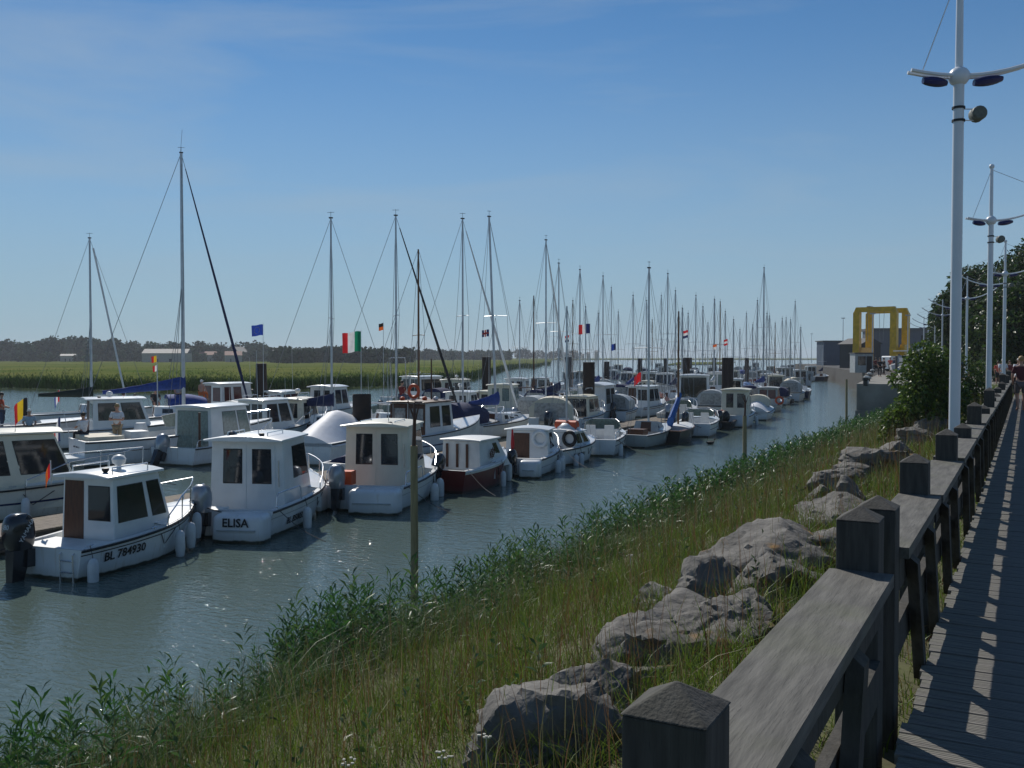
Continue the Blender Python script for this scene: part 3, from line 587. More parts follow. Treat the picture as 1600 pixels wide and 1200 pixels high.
# tall sedge along the far marsh edge and tufts over it
n = 26000; k = RNG.integers(0, len(eg) - 1, n); u = RNG.uniform(0, 1, n); ex = np.array([e[0] for e in eg]); ey = np.array([e[1] for e in eg])
pxs = ex[k] + (ex[k+1] - ex[k]) * u; pys = ey[k] + (ey[k+1] - ey[k]) * u; back = RNG.uniform(0, 1, n) ** 2 * 34; pys = pys - np.minimum(back, (pys - 559.5) * .93) + RNG.uniform(-1, 1.2, n)
PP = np.array([tuple(P(a, b, .5)) for a, b in zip(pxs, pys)]); near = back < 2.5 + 6 * np.clip(np.array([noise.noise(Vector((a * .03, 5, 0))) + .7 * noise.noise(Vector((a * .11, b * .2, 2))) for a, b in zip(pxs, pys)]), -.4, 1)
cl = np.where(near[:, None], [[.035, .07, .016]], [[.11, .155, .036]]) * RNG.uniform(.6, 1.4, (n, 1))
tag(blades('marsh_sedge', PP[:, 0], PP[:, 1], np.full(n, .2), np.where(near, RNG.uniform(.9, 1.9, n), RNG.uniform(.7, 1.3, n)), np.full(n, .28), RNG.uniform(.2, .9, n), cl, m_=sedgem), 'rough green sedge along the far marsh edge', 'sedge', kind='stuff')
# ================================================================ far buildings and the boat hoist
bluem = mat('blue_cladding', (.055, .085, .13), .6, .1, 1); dkm = mat('dark_cladding', (.018, .02, .024), .6, .2, 1); grm = mat('grey_cladding', (.10, .11, .13), .6, .1, 1)
roofg = mat('grey_roof', (.09, .095, .10), .7, .15, 1); roofr = mat('red_roof', (.17, .06, .04), .8, .2, 1); wallw = mat('pale_wall', (.36, .34, .30), .8, .15, 1); doorm = mat('door_dark', (.012, .012, .014), .6)
def shed(name, px0, px1, d0, d1, ztop, zroof, depth, mw, mr, label, ridge=False, doors=(), zb=2.2):
    a = D(px0, 557, d0); b = D(px1, 557, d1); a.z = b.z = 0; u = (b - a).normalized(); nrm = Vector((-u.y, u.x, 0)); 
    if nrm.dot(fh) < 0: nrm = -nrm
    L = (b - a).length; r = empty(name, (a.x, a.y, zb), math.atan2(u.y, u.x), label, 'building')
    s = 1 if Vector((-u.y, u.x, 0)).dot(fh) > 0 else -1; y1 = depth * s; h = ztop - zb
    MB().box(0, L, min(0, y1), max(0, y1), 0, h).build('wall', mw, r)
    ya, yb = min(0, y1) - .3, max(0, y1) + .3; rh = zroof - ztop
    if ridge: MB().add([(-.3, ya, h), (L+.3, ya, h), (L+.3, yb, h), (-.3, yb, h), (-.3, (ya+yb)/2, h+rh), (L+.3, (ya+yb)/2, h+rh)], [(0,1,5,4),(2,3,4,5),(0,4,3),(1,2,5),(0,3,2,1)]).build('roof', mr, r)
    else: MB().box(-.3, L+.3, ya, yb, h + .003, h + rh).build('roof', mr, r)
    for (u0, u1, hh) in doors: MB().box(L*u0, L*u1, -.06 if s > 0 else 0, 0 if s > 0 else .06, .02, hh).build('door', doorm, r)
    n = max(2, int(L / 3))
    return r, L, h, s
shed('blue_shed', 1287, 1322, 215, 215, ZAT(533, 210), ZAT(531.5, 210), 5, bluem, roofg, 'blue clad shed standing behind the harbour wall', doors=())
shed('dark_shed', 1312, 1346, 165, 160, ZAT(536, 150), ZAT(526, 150), 4, dkm, dkm, 'black clad shed left of the boat hoist', ridge=True, doors=((.4, .6, 3),))
r, L, h, s = shed('warehouse', 1362, 1500, 200, 198, ZAT(515, 190), ZAT(510.5, 190), 8, grm, roofg, 'long grey warehouse with a pale blue sign behind the hoist', doors=((.56, .68, 6.5), (.75, .86, 6.5), (.9, .98, 6.5)))
sg = MB().box(L*.475, L*.86, -.14, -.02, h - 3.9, h - 2.5).build('sign', mat('sign_pale', (.42, .52, .56), .5, .05), r)
lm = MB(); lx = L * .55
for wd in (.3, .75, .7, .2, .7, .5, .75, .6, .7): lm.box(lx, lx + wd * .8, -.165, -.145, h - 3.6, h - 2.85 + .1 * (wd > .6)); lx += wd + .25      # too far off to read: dark marks only
lm.build('lettering', mat('sign_navy', (.01, .03, .09), .5), sg)
MB().add([(L*.50, -.16, h-3.75), (L*.53, -.16, h-3.75), (L*.515, -.16, h-2.65), (L*.49, -.16, h-2.65)], [(0,1,2,3)]).build('emblem', MATS['sign_navy'], sg)
# pale building with arches
p = D(1438, 557, 100); r = empty('arched_building', (p.x, p.y, 2.3), PSI + .12, 'pale grey concrete bridge with round arches behind the big shrub', 'bridge')
arc = mat('arch_concrete', (.33, .35, .37), .7, .1, 1); b = MB(); n = 14
for k in range(3):
    x0 = k * 4.2; top = [(x0 + 4.2 * i / n, 3.35 + .16 * (x0 + 4.2 * i / n) * .35) for i in range(n + 1)]
    bot = [(x0 + .35 + 3.5 * i / n, max(.0, 2.55 * math.sin(math.pi * i / n) ** .7)) for i in range(n + 1)]
    for i in range(n):
        (xa, za), (xb, zb), (xc, zc), (xd, zd) = bot[i], bot[i+1], top[i+1], top[i]
        b.hexa([(xa, 0, za), (xb, 0, zb), (xb, 5, zb), (xa, 5, za), (xd, 0, zd), (xc, 0, zc), (xc, 5, zc), (xd, 5, zd)])
    b.box(x0 - .0, x0 + .35, .01, 4.99, 0, 3.3 )
r.scale = (1, 1, .62); b.build('arches', arc, r); MB().box(-.2, 12.8, -.15, 5.15, 4.12, 4.3).build('parapet', arc, r)
MB().box(-.1, 12.7, 4.6, 4.9, 0, 3.3).build('back_wall', dkm, r)
# yellow boat hoist
D0 = 140; p = D(1377, 557, D0); r = empty('boat_hoist', (p.x, p.y, 2.3), PSI + math.radians(52), 'tall yellow travelling boat hoist on the quay', 'crane')
hb = 9.0; wx, ly = 5.6, 5.2
for sx in (-1, 1):                                            # two portal frames one behind the other
    for sy in (-1, 1):
        MB().box(sx*wx/2 - .5, sx*wx/2 + .5, sy*ly/2 - .45, sy*ly/2 + .45, 1.3, hb - .62).build('leg', yellow, r)
        w_ = MB().lathe([(.2, -.32), (.75, -.3), (.8, 0), (.75, .3), (.2, .32)], (0, 0, 0), 14, 'y').build('wheel', black, r, True); w_.location = (sx*wx/2, sy*(ly/2 + .1), .8)
        MB().lathe([(.3, -.35), (.32, .35)], (0, 0, 0), 10, 'y').build('wheel_hub', yellow, w_)
    MB().hexa([(sx*wx/2-.36, -ly/2-.4, hb-.6), (sx*wx/2+.36, -ly/2-.4, hb-.6), (sx*wx/2+.36, ly/2+.4, hb-.6), (sx*wx/2-.36, ly/2+.4, hb-.6), (sx*wx/2-.36, -ly/2-.1, hb+.1), (sx*wx/2+.36, -ly/2-.1, hb+.1), (sx*wx/2+.36, ly/2+.1, hb+.1), (sx*wx/2-.36, ly/2+.1, hb+.1)]).build('top_beam', yellow, r)
    for yy in (-1.2, 1.2): MB().tube([(sx*wx/2, yy, hb - .6), (sx*wx/2, yy * .9, 4.2)], .03, 5).build('hoist_cable', wire, r)
for sy in (-1, 1): MB().box(-wx/2 - .6, wx/2 + .6, sy*ly/2 - .45, sy*ly/2 + .45, 2.4, 3.3).build('side_beam', yellow, r)
MB().box(-1.6, 1.2, -ly/2 - 1.1, -ly/2 - .46, 2.2, 3.7).build('engine_housing', yellow, r); cb = MB().box(1.7, 3.1, -ly/2 - 1.3, -ly/2 - .47, 1.0, 3.0).build('operator_cab', dkm, r)
MB().box(1.85, 2.95, -ly/2 - 1.33, -ly/2 - 1.302, 1.9, 2.8).build('cab_window', glassg, cb); MB().box(wx/2 - .5, wx/2 + .9, ly/2 - .2, ly/2 + .3, hb + .12, hb + .5).build('winch', dkm, r)
# small cabin, van and rubbish on the quay, posts
def van(px, d, yaw, label):
    p = D(px, 557, d); r = empty('van', (p.x, p.y, 2.32), yaw, label, 'van'); prof = [(-2.4, .35), (2.3, .35), (2.45, .9), (1.7, 1.15), (1.1, 1.95), (-2.3, 2.05), (-2.4, 1.9)]
    n = len(prof); MB().add([(x, -.9, z) for x, z in prof] + [(x, .9, z) for x, z in prof], [tuple(range(n))[::-1], tuple(range(n, 2*n))] + [(i, (i+1) % n, n + (i+1) % n, n + i) for i in range(n)]).build('body', white, r)
    for x in (-1.5, 1.5):
        for y in (-.82, .82): MB().lathe([(.1, -.12), (.33, -.11), (.33, .11), (.1, .12)], (x, y, .33), 12, 'y').build('wheel', black, r)
    for s in (-1, 1): MB().box(.1, 1.0, s*.905 - .01, s*.905 + .01, 1.2, 1.75).build('side_window', glass, r)
    MB().hexa([(1.73, -.75, 1.2), (1.76, -.75, 1.2), (1.76, .75, 1.2), (1.73, .75, 1.2), (1.2, -.7, 1.85), (1.23, -.7, 1.85), (1.23, .7, 1.85), (1.2, .7, 1.85)]).build('windscreen', glass, r)
van(1424, 118, PSI + 2.9, 'white van parked behind the shrub near the hoist')
van(1408, 128, PSI + .3, 'white van parked between hoist and warehouse')
for i, (px, d, hgt) in enumerate(((1317, 190, 9.5), (1363, 125, 7.5), (1418, 130, 7.5), (1268, 300, 9))):
    p = D(px, 557, d); r = empty('light_column', (p.x, p.y, 2.3), 0, 'thin quay light column %s' % ('before the dark shed', 'in front of the boat hoist', 'right of the boat hoist', 'at the end of the harbour wall')[i], 'light column')
    MB().tube([(0,0,0), (0,0,hgt)], [.1, .05], 7).build('pole', alu, r); MB().box(-.35, .35, -.12, .12, hgt, hgt + .16).build('floodlight', greyp, r)
p = D(1346, 557, 118); r = empty('quay_cabin', (p.x, p.y, 2.33), PSI, 'small glazed cabin on the quay under the hoist', 'cabin')
MB().box(-1.1, 1.1, -.9, .9, 0, 2.3).build('wall', greyp, r); MB().box(-1.2, 1.2, -1, 1, 2.303, 2.45).build('roof', roofg, r); MB().box(-.75, .2, -.93, -.902, .9, 2).build('window', glass, r); MB().box(.3, .95, -.93, -.902, .05, 2).build('door', doorm, r)
# bollards and old tyres along the quay edge
for i in range(7):
    p = P(1352 + i * 2.2, 603 - i * 3.6, 2.34); o = MB().lathe([(.16, 0), (.14, .35), (.22, .42), (.2, .55), (.05, .58)], (0, 0, 0), 10).build('bollard', mat('bollard_white' if i % 2 else 'bollard_black', (.55, .55, .52) if i % 2 else (.02, .02, .02), .6), None, True)
    o.location = p; tag(o, 'mooring bollard %s of the row on the quay edge' % ('first', 'second', 'third', 'fourth', 'fifth', 'sixth', 'seventh')[i], 'bollard', 'bollards on the quay edge')
# houses beyond the marsh
for (x0, x1, d, zt, zr, mw, mr, lb) in ((222, 292, 340, 4.2, 6.3, wallw, roofg, 'long farm building with pale grey roof beyond the marsh'), (352, 378, 350, 3.4, 6.2, wallw, roofr, 'house with red roof beyond the marsh'), (312, 338, 380, 3.6, 6.0, wallw, roofr, 'low house with dull red roof left of the red roofed one'), (425, 452, 420, 5.2, 7.0, wallw, roofg, 'grey house behind the thicket under the blue flag'), (372, 386, 400, 5, 7.6, wallw, roofg, 'small grey gabled house among the far trees'), (94, 118, 372, 3.2, 4.6, wallw, roofg, 'low pale hut at the edge of the far trees')):
    d *= 1.7; zt = 1.2 + (zt - .9) * 1.55; zr = zt + (zr - 3) * .8; shed('farm_house', x0, x1, d, d * 1.005, zt, zr, 14, mw, mr, lb, ridge=True, doors=((.3, .36, 2.0), (.6, .66, 2.0)), zb=.9)
for i in range(16):
    px = 880 + i * 9.5 + random.uniform(-3, 3); d = 1400; hgt = random.uniform(5, 11)
    shed('shore_house', px, px + random.uniform(3, 6), d, d, hgt, hgt + 2.5, 10, wallw, roofg, 'tiny pale house on the horizon shore, %s from the left' % ('first', 'second', 'third', 'fourth', 'fifth', 'sixth', 'seventh', 'eighth', 'ninth', 'tenth', 'eleventh', 'twelfth', 'thirteenth', 'fourteenth', 'fifteenth', 'sixteenth')[i], ridge=True, zb=.5) if i < 6 else None
# ================================================================ boats
ROW1 = []
class Boat:
    def __init__(s, name, px, py, a, L, B, label, fs=.62, fbw=.95, cat='boat', group='moored boats', d=None, full=.45, rake=.12):
        p = P(px, py, 0) if d is None else D(px, 557, d); s.loc = Vector((p.x, p.y, 0)); s.yaw = yaw_of(a); s.full = full; s.rake = rake
        s.r = empty(name, s.loc, s.yaw, label, cat, group); s.L, s.B, s.fs, s.fb = L, B, fs, fbw; s.short = label; ROW1.append(s)
    def hb(s, u): return max(.012, s.B/2 * (1 - max(0, (u - s.full) / (1 - s.full)) ** 2.1) * (.92 + .08 * min(1, u / .3)))
    def zs(s, u): return s.fs + (s.fb - s.fs) * u ** 2
    def pt(s, u, t, side=1, out=0):
        return Vector((s.L * u * (1 - s.rake + s.rake * t), side * (s.hb(u) * (.86 + .14 * t) + out), s.zs(u) * t))
    def hull(s, mh, rub=black, deck_from=.5, deckm=None, floor=.28, stripe=None, n=16, closed_stern=True, liner=None):
        b = MB(); rows = []
        for i in range(n + 1):
            u = i / n; h = s.hb(u); x0 = s.L * u * (1 - s.rake * 1.5); row = [(x0, 0, -.32 + .2 * u ** 3), (x0, h * .55, -.22 + .15 * u ** 2)]
            row += [tuple(s.pt(u, t)) for t in (0, .33, .66, 1)]
            rows.append(row)
        full = []
        for row in rows: full.append([(x, -y, z) for x, y, z in row[::-1]] + row[1:])
        b.rings(full, closed=False)
        b.add(full[0], [tuple(range(len(full[0])))])            # transom
        b.build('hull', mh, s.r, True)
        # gunwale, inner liner and sole
        c = MB(); rows = []
        for i in range(n + 1):
            u = i / n; h = s.hb(u); z = s.zs(u) + .004; x = s.L * u; w = min(.12, h * .6); f = max(floor, 0)
            x = max(x, .06)
            row = [(x, h + .003, z), (x, h - w, z + .012), (x, max(h - w - .03, .004), f), (x, 0, f)]
            rows.append([(q[0], -q[1], q[2]) for q in row] + row[::-1][1:])
        c.rings(rows, closed=False)
        q0 = rows[0]; c.add([(0, -s.hb(0), s.fs+.004), (.09, -s.hb(0), s.fs+.012), (.09, s.hb(0), s.fs+.012), (0, s.hb(0), s.fs+.004), (.09, -s.hb(0)+.1, floor), (.09, s.hb(0)-.1, floor)], [(0,1,2,3), (1,4,5,2)])
        c.build('cockpit_liner', liner or offw, s.r)
        if deck_from < 1:
            d = MB(); rows = []
            for i in range(9):
                u = deck_from + (1 - deck_from) * i / 8 * .995; h = s.hb(u) - .03; z = s.zs(u) + .016; x = s.L * u; cr = .10 * min(1, h)
                rows.append([(x, -h, z), (x, -h*.5, z + cr*.7), (x, 0, z + cr), (x, h*.5, z + cr*.7), (x, h, z)])
            d.rings(rows, closed=False); x, h, z = s.L*deck_from, s.hb(deck_from)-.03, s.zs(deck_from)
            d.add([(x, -h, z+.01), (x, 0, z+.1), (x, h, z+.01), (x, h, floor), (x, -h, floor)], [(0,1,2,3,4)])
            d.build('foredeck', deckm or white, s.r, True)
        for sd_ in (-1, 1): 
            MB().tube([s.pt(i/n, .95, sd_, .012) for i in range(n+1)], .026, 5).build('rubbing_strake', rub, s.r)
            if stripe: 
                m, t0, t1 = stripe; q = MB()
                for i in range(n):
                    a0, a1, b1, b0 = s.pt(i/n, t0, sd_, .006), s.pt((i+1)/n, t0, sd_, .006), s.pt((i+1)/n, t1, sd_, .006), s.pt(i/n, t1, sd_, .006); q.add([a0, a1, b1, b0], [(0,1,2,3)])
                q.build('hull_stripe', m, s.r)
        return s
    def house(s, xa, xf, w, z0, h, mw, rm=None, aft='doors', gl=None, rake=.35, over=.18, tum=.06, sidewin=((.1, .48), (.55, .9)), front=True, vwin=(.42, .9), crown=.07, roof_th=.05, aftrake=.03, wf=None, name='wheelhouse'):
        gl = gl or glass; rm = rm or mw; z1 = z0 + h; w2 = w/2; t = w2 - tum; wf2 = (wf or w*.9)/2; tf = wf2 - tum
        A = [(xa, -w2, z0), (xa, w2, z0), (xf + rake, wf2, z0), (xf + rake, -wf2, z0)]; T = [(xa + aftrake, -t, z1), (xa + aftrake, t, z1), (xf, tf, z1), (xf, -tf, z1)]
        m = MB().add(A + T, [(0,1,5,4), (1,2,6,5), (2,3,7,6), (3,0,4,7), (4,5,6,7)]); hs = m.build(name, mw, s.r); bv = hs.modifiers.new('edge', 'BEVEL'); bv.width = .035; bv.segments = 2
        rs = []
        for x, hw in ((xa - over, t + .07), (xa - over + .04, t + .09), (xf + .08, tf + .09), (xf + over * .8, tf + .03)):
            e = .03 if x in (xa - over, xf + over * .8) else 0
            rs.append([(x, -hw, z1 + .004), (x, -hw, z1 + roof_th - e*.6)] + [(x, hw * k, z1 + roof_th - e*.6 + crown * (1 - k * k)) for k in (-.6, -.2, .2, .6)] + [(x, hw, z1 + roof_th - e*.6), (x, hw, z1 + .004)])
        MB().rings(rs).build('roof', rm, s.r, True)
        def win(q, u0, u1, v0, v1, nm='window', g=gl, fr=black):
            c = [bil(*q, u, v) for u, v in ((u0, v0), (u1, v0), (u1, v1), (u0, v1))]; ce = sum(c, Vector()) / 4
            big = [p + (p - ce).normalized() * .025 for p in c]
            f = quadbox(*big, .006).build(nm, fr, s.r); quadbox(*c, .011).build('pane', g, f)
        AF = (A[1], A[0], T[0], T[1]); PO = (A[2], A[1], T[1], T[2]); SB = (A[0], A[3], T[3], T[0]); FR = (A[3], A[2], T[2], T[3])
        if aft == 'doors':
            for u0, u1 in ((.12, .485), (.515, .88)):
                c = [bil(*AF, u, v) for u, v in ((u0, .04), (u1, .04), (u1, .95), (u0, .95))]; dr = quadbox(*c, .012).build('door', mw, s.r)
                c = [bil(*AF, u, v) + Vector((-.013, 0, 0)) for u, v in ((u0+.06, .45), (u1-.06, .45), (u1-.06, .88), (u0+.06, .88))]; ce = sum(c, Vector())/4
                quadbox(*[p + (p-ce).normalized()*.03 for p in c], .006).build('door_frame', black, dr); quadbox(*[p + Vector((-.004, 0, 0)) for p in c], .008).build('door_pane', gl, dr)
            MB().tube([bil(*AF, .93, .4) + Vector((-.04,0,0)), bil(*AF, .93, .75) + Vector((-.04,0,0))], .012, 6).build('grab_handle', steel, s.r)
        elif aft == 'slide':
            win(AF, .08, .495, .08, .93, 'sliding_door', gl, greyp); win(AF, .505, .92, .08, .93, 'sliding_door', gl, greyp)
        elif aft == 'dooropen':
            c = [bil(*AF, u, v) for u, v in ((.05, .03), (.42, .03), (.42, .95), (.05, .95))]; quadbox(*c, .012).build('door', brownw if gl is not glassr else glassr, s.r); win(AF, .52, .92, .45, .88)
        elif aft == 'two': win(AF, .1, .46, .4, .9); win(AF, .54, .9, .4, .9)
        for q, flip in ((SB, 0), (PO, 1)):
            for u0, u1 in sidewin:
                if flip: u0, u1 = 1 - u1, 1 - u0
                win(q, u0, u1, *vwin)
        if front:
            win(FR, .05, .47, .35, .93, 'windscreen'); win(FR, .53, .95, .35, .93, 'windscreen')
        return s
    def motor(s, y=0, mc=None, size=1.0, tilt=0, x=-.12, z=None, txt=None):
        mc = mc or bmotor; z = s.fs * .9 if z is None else z
        r = bpy.data.objects.new('outboard_motor', None); C.objects.link(r); r.parent = s.r; r.location = (x, y, z); r.rotation_euler = (0, math.radians(tilt), 0); r.scale = (size,)*3; r.empty_display_size = .1
        rs = []
        for h, lx, fx, w in ((.02, -.30, .10, .13), (.12, -.36, .13, .17), (.30, -.40, .14, .185), (.46, -.40, .11, .18), (.58, -.36, .05, .155), (.64, -.28, -.02, .10)):
            c = (lx + fx)/2; q = (fx - lx)/2; rs.append([(c + q * math.copysign(abs(math.cos(a))**.6, math.cos(a)), w * math.copysign(abs(math.sin(a))**.6, math.sin(a)), h) for a in [2*math.pi*k/14 for k in range(14)]])
        cw = MB().rings(rs).build('cowling', mc, r, True)
        MB().hexa([(-.28, -.07, -.55), (-.05, -.07, -.55), (-.05, .07, -.55), (-.28, .07, -.55), (-.3, -.1, .02), (.08, -.1, .02), (.08, .1, .02), (-.3, .1, .02)]).build('midsection', bmotor, r)
        MB().box(-.05, .12, -.14, .14, -.28, .03).build('clamp_bracket', bmotor, r)
        MB().lathe([(.02, -.42), (.07, -.34), (.075, -.05), (.03, .08)], (0, 0, -.72), 10, 'x').build('gearcase', mc, r, True); MB().box(-.28, -.08, -.015, .015, -.95, -.55).build('skeg', mc, r)
        pr = MB()
        for k in range(3):
            a = k * 2.1; pr.add([(-.44, .02*math.cos(a), -.72+.02*math.sin(a)), (-.40, .15*math.cos(a-.35), -.72+.15*math.sin(a-.35)), (-.42, .17*math.cos(a), -.72+.17*math.sin(a)), (-.46, .14*math.cos(a+.4), -.72+.14*math.sin(a+.4))], [(0,1,2,3)])
        pr.build('propeller', steel, r)
        if txt:
            text_mesh(txt[0], .11, fendw, 'lettering', r, (-.13, -.192, .36), (math.radians(90), math.radians(-58), 0), .004); text_mesh(txt[1], .12, fendw, 'lettering', r, (-.405, -.02, .42), (math.radians(80), 0, math.radians(-90)), .004)
        return s
    def pulpit(s, u0=.55, h=.42, r=.016, stern=False):
        for sd_ in (-1, 1):
            pts = [s.pt(u0 + (1 - u0) * i / 6 * .97, 1, sd_, -.05) for i in range(7)]
            top = [p + Vector((.02, 0, h * min(1, .35 + i * .3))) for i, p in enumerate(pts)]; top[-1].y = 0
            MB().tube([pts[0]] + top, r, 5).build('bow_rail', steel, s.r)
            for i in (2, 4, 6): MB().tube([pts[i], top[i]], r * .85, 5).build('stanchion', steel, s.r)
        return s
    def side_rail(s, u0, u1, h=.3, sides=(-1, 1)):
        for sd_ in sides:
            a, b = s.pt(u0, 1, sd_, -.06), s.pt(u1, 1, sd_, -.06); up = Vector((0, 0, h))
            MB().tube([a, a + up * .8 + Vector((.06,0,0)), a + up + Vector((.14,0,0)), b + up - Vector((.14,0,0)), b + up * .8 - Vector((.06, 0, 0)), b], .016, 6).build('grab_rail', steel, s.r)
        return s
    def ladder(s, y):
        for dy in (0, .32): MB().tube([(-.03, y + dy, -.25), (-.05, y + dy, s.fs * .85), (.03, y + dy, s.fs * .9)], .014, 5).build('ladder_rail', steel, s.r)
        for z in (-.05, .18, .4): MB().tube([(-.04, y, z), (-.04, y + .32, z)], .012, 5).build('ladder_rung', steel, s.r)
        return s
    def fender(s, u, side, drop=.1, size=1.0, m=None, what='white'):
        p = s.pt(u, .9, side, .11 * size); M4 = Matrix.Translation(s.loc) @ Matrix.Rotation(s.yaw, 4, 'Z'); w = M4 @ p
        s.nf = getattr(s, 'nf', 0) + 1; r = empty('fender', w, s.yaw, '%s fender from stern, %s' % (('first', 'second', 'third', 'fourth', 'fifth')[s.nf - 1], s.short), 'fender', 'fenders of the ' + s.short)
        z = -.42 * size + .05 - drop
        MB().lathe([(.02, z - .30*size), (.085*size, z - .25*size), (.105*size, z - .1*size), (.105*size, z + .18*size), (.08*size, z + .27*size), (.025, z + .31*size)], (0, 0, 0), 10).build('body', m or fendw, r, True)
        MB().tube([(0, 0, z + .3*size), (0, -side * .06, .12)], .008, 4).build('rope', rope, r)
    def line(s, a, b, r=.009):
        a, b = Vector(a), Vector(b); MB().tube([a.lerp(b, i/6) - Vector((0, 0, .18 * math.sin(math.pi*i/6) * (a-b).length * .25)) for i in range(7)], r, 4).build('mooring_line', rope, s.r)
    def side_text(s, txt, u, t, side, size, m=blk, bold=.004):
        p0, p1 = s.pt(u - .06, t, side), s.pt(u + .06, t, side); q = s.pt(u, t + .15, side); ex = (p1 - p0).normalized() * (-side) * 1.0
        if side < 0: ex = (p1 - p0).normalized()
        up = (q - s.pt(u, t, side)).normalized(); nz_ = ex.cross(up).normalized(); up = nz_.cross(ex); p = s.pt(u, t, side) + nz_ * .014
        o = text_mesh(txt, size, m, 'registration_lettering', s.r, bold=bold); o.matrix_local = Matrix(((ex.x, up.x, nz_.x, p.x), (ex.y, up.y, nz_.y, p.y), (ex.z, up.z, nz_.z, p.z), (0, 0, 0, 1)))
    def stern_text(s, txt, y, z, size, m=blk): text_mesh(txt, size, m, 'name_lettering', s.r, (-.012, y, z), (math.radians(90), 0, math.radians(-90)), bold=.004)
    def pod(s, y0, y1, ln=.5, m=None):                          # moulded stern quarter beside the motor well
        o = MB().hexa([(-ln, y0 + .05, -.12), (.0, y0, -.15), (.0, y1, -.15), (-ln, y1, -.12), (-ln * .9, y0 + .02, s.fs * .93), (.03, y0 - .0, s.fs * .99), (.03, y1, s.fs * .99), (-ln * .9, y1, s.fs * .93)]).build('stern_quarter', m or h_white, s.r)
        bv = o.modifiers.new('round', 'BEVEL'); bv.width = .13; bv.segments = 4; o.data.shade_smooth(); MB().box(-ln - .02, -ln + .03, y0 + .2, y1 - .15, s.fs * .42, s.fs * .46).build('stern_strake', greyp, o)
    def marks(s, p, n, w, h, m=None):                           # name line too small to read in the photograph
        q = MB()
        for k in range(n):
            if k % 4 != 3: y = p[1] - k * w * 1.2; q.box(p[0] - .004, p[0], y - w * .8, y, p[2], p[2] + h * (1 if k % 3 else .8))
        q.build('name_marks', m or blk, s.r)
    def kit(s, seed=0):
        rnd = random.Random(seed)
        for u in (.06, .45, .92):
            for sd_ in (-1, 1):
                p = s.pt(u, 1, sd_, -.06); MB().tube([p + Vector((-.09, 0, .05)), p + Vector((.09, 0, .05))], .012, 5).tube([p, p + Vector((0, 0, .05))], .014, 5).build('cleat', steel, s.r)
        c = Vector((s.L * .18, rnd.uniform(-.4, .4), .3)); MB().tube([c + Vector((.16 * (1 - k * .006) * math.cos(k * .7), .16 * math.sin(k * .7), .012 * (k % 9) * .5)) for k in range(40)], .014, 4).build('rope_coil', rope, s.r)
        sd_ = rnd.choice((-1, 1)); p = s.pt(.06, 1, sd_, -.05); q = s.pt(.92, 1, -sd_, -.05)
        s.line(p, p + Vector((-1.2, sd_ * 1.6, -s.fs * .75)), .011); s.line(q, q + Vector((1.6, -sd_ * .8, -s.fb + .45)), .011)
        MB().tube([s.pt(.5, .8, -1, .02), s.pt(.56, .45, -1, .03), s.pt(.62, .8, -1, .02)], .01, 4).build('slack_line', rope, s.r)
        MB().lathe([(.11, 0), (.14, .26), (.145, .27)], (s.L * .3, rnd.uniform(-.3, .3), .29), 10).build('bucket', rnd.choice((bluec, orange, black)), s.r)
    def antenna(s, x, y, z, h, r=.012, m=None): MB().tube([(x, y, z), (x - .1, y, z + h)], [r, r*.4], 5).build('antenna', m or offw, s.r)
    def canopy(s, xa, xf, w, z0, h, m, gl=None, aft=True):
        """soft canvas top on hoops, with clear windows"""
        n = 10; rs = []
        for i in range(7):
            f = i / 6; x = xa + (xf - xa) * f; hh = h * (1 - .28 * max(0, f - .55) ** 1.2 * 2.2 - .05 * (1 - f)); ww = w/2 * (1 - .12 * f)
            rs.append([(x + .02*math.sin(k), ww * math.cos(math.pi * k / n) ** 1.0 if abs(math.cos(math.pi*k/n)) < .9 else math.copysign(ww, math.cos(math.pi*k/n)), z0 + hh * math.sin(math.pi * k / n) ** .45) for k in range(n + 1)])
        b = MB(); b.rings(rs, closed=False); b.add(rs[0], [tuple(range(n + 1))]); b.add(rs[-1], [tuple(range(n + 1))[::-1]]); b.build('canvas_top', m, s.r, True)
        if gl:
            q = [(xa - .012, w*.40, z0 + .08), (xa - .012, -w*.40, z0 + .08), (xa - .012, -w*.36, z0 + h*.74), (xa - .012, w*.36, z0 + h*.74)]; quadbox(*q, .006).build('clear_window', gl, s.r)
        return s
    def tarp(s, m, peak=.6, xp=.45, u0=0, u1=.98):
        rows = []; n = 14
        for i in range(n + 1):
            u = u0 + (u1 - u0) * i / n; h = s.hb(u) + .05; z = s.zs(u); pk = peak * max(0, 1 - abs(u - xp) / (.62 if u > xp else .5)) ** .8 + .12
            r_ = []
            for k in range(11):
                c = (k - 5) / 5; zz = z - .14 + (pk + .14) * (1 - abs(c) ** 1.7) + .035 * noise.noise(Vector((u * 9, c * 4, peak * 9))) * (1 if 0 < k < 10 else 0); r_.append((s.L * u, h * c, zz))
            rows.append(r_)
        b = MB(); b.rings(rows, closed=False); b.add(rows[0], [tuple(range(11))]); b.build('tarpaulin', m, s.r, True); return s
    def windscreen(s, x, w, z, h=.38):
        q = [(x - .35, -w/2, z), (x + .25, -w*.36, z), (x + .25, w*.36, z), (x - .35, w/2, z)]; t = [(x - .55, -w*.46, z + h*.8), (x - .05, -w*.32, z + h), (x - .05, w*.32, z + h), (x - .55, w*.46, z + h*.8)]
        for i in range(3): quadbox(q[i], q[i+1], t[i+1], t[i], .008).build('windscreen', glassg, s.r); MB().tube([t[i], t[i+1]], .014, 5).build('screen_frame', steel, s.r)
        for i in range(4): MB().tube([q[i], t[i]], .014, 5).build('screen_frame', steel, s.r)
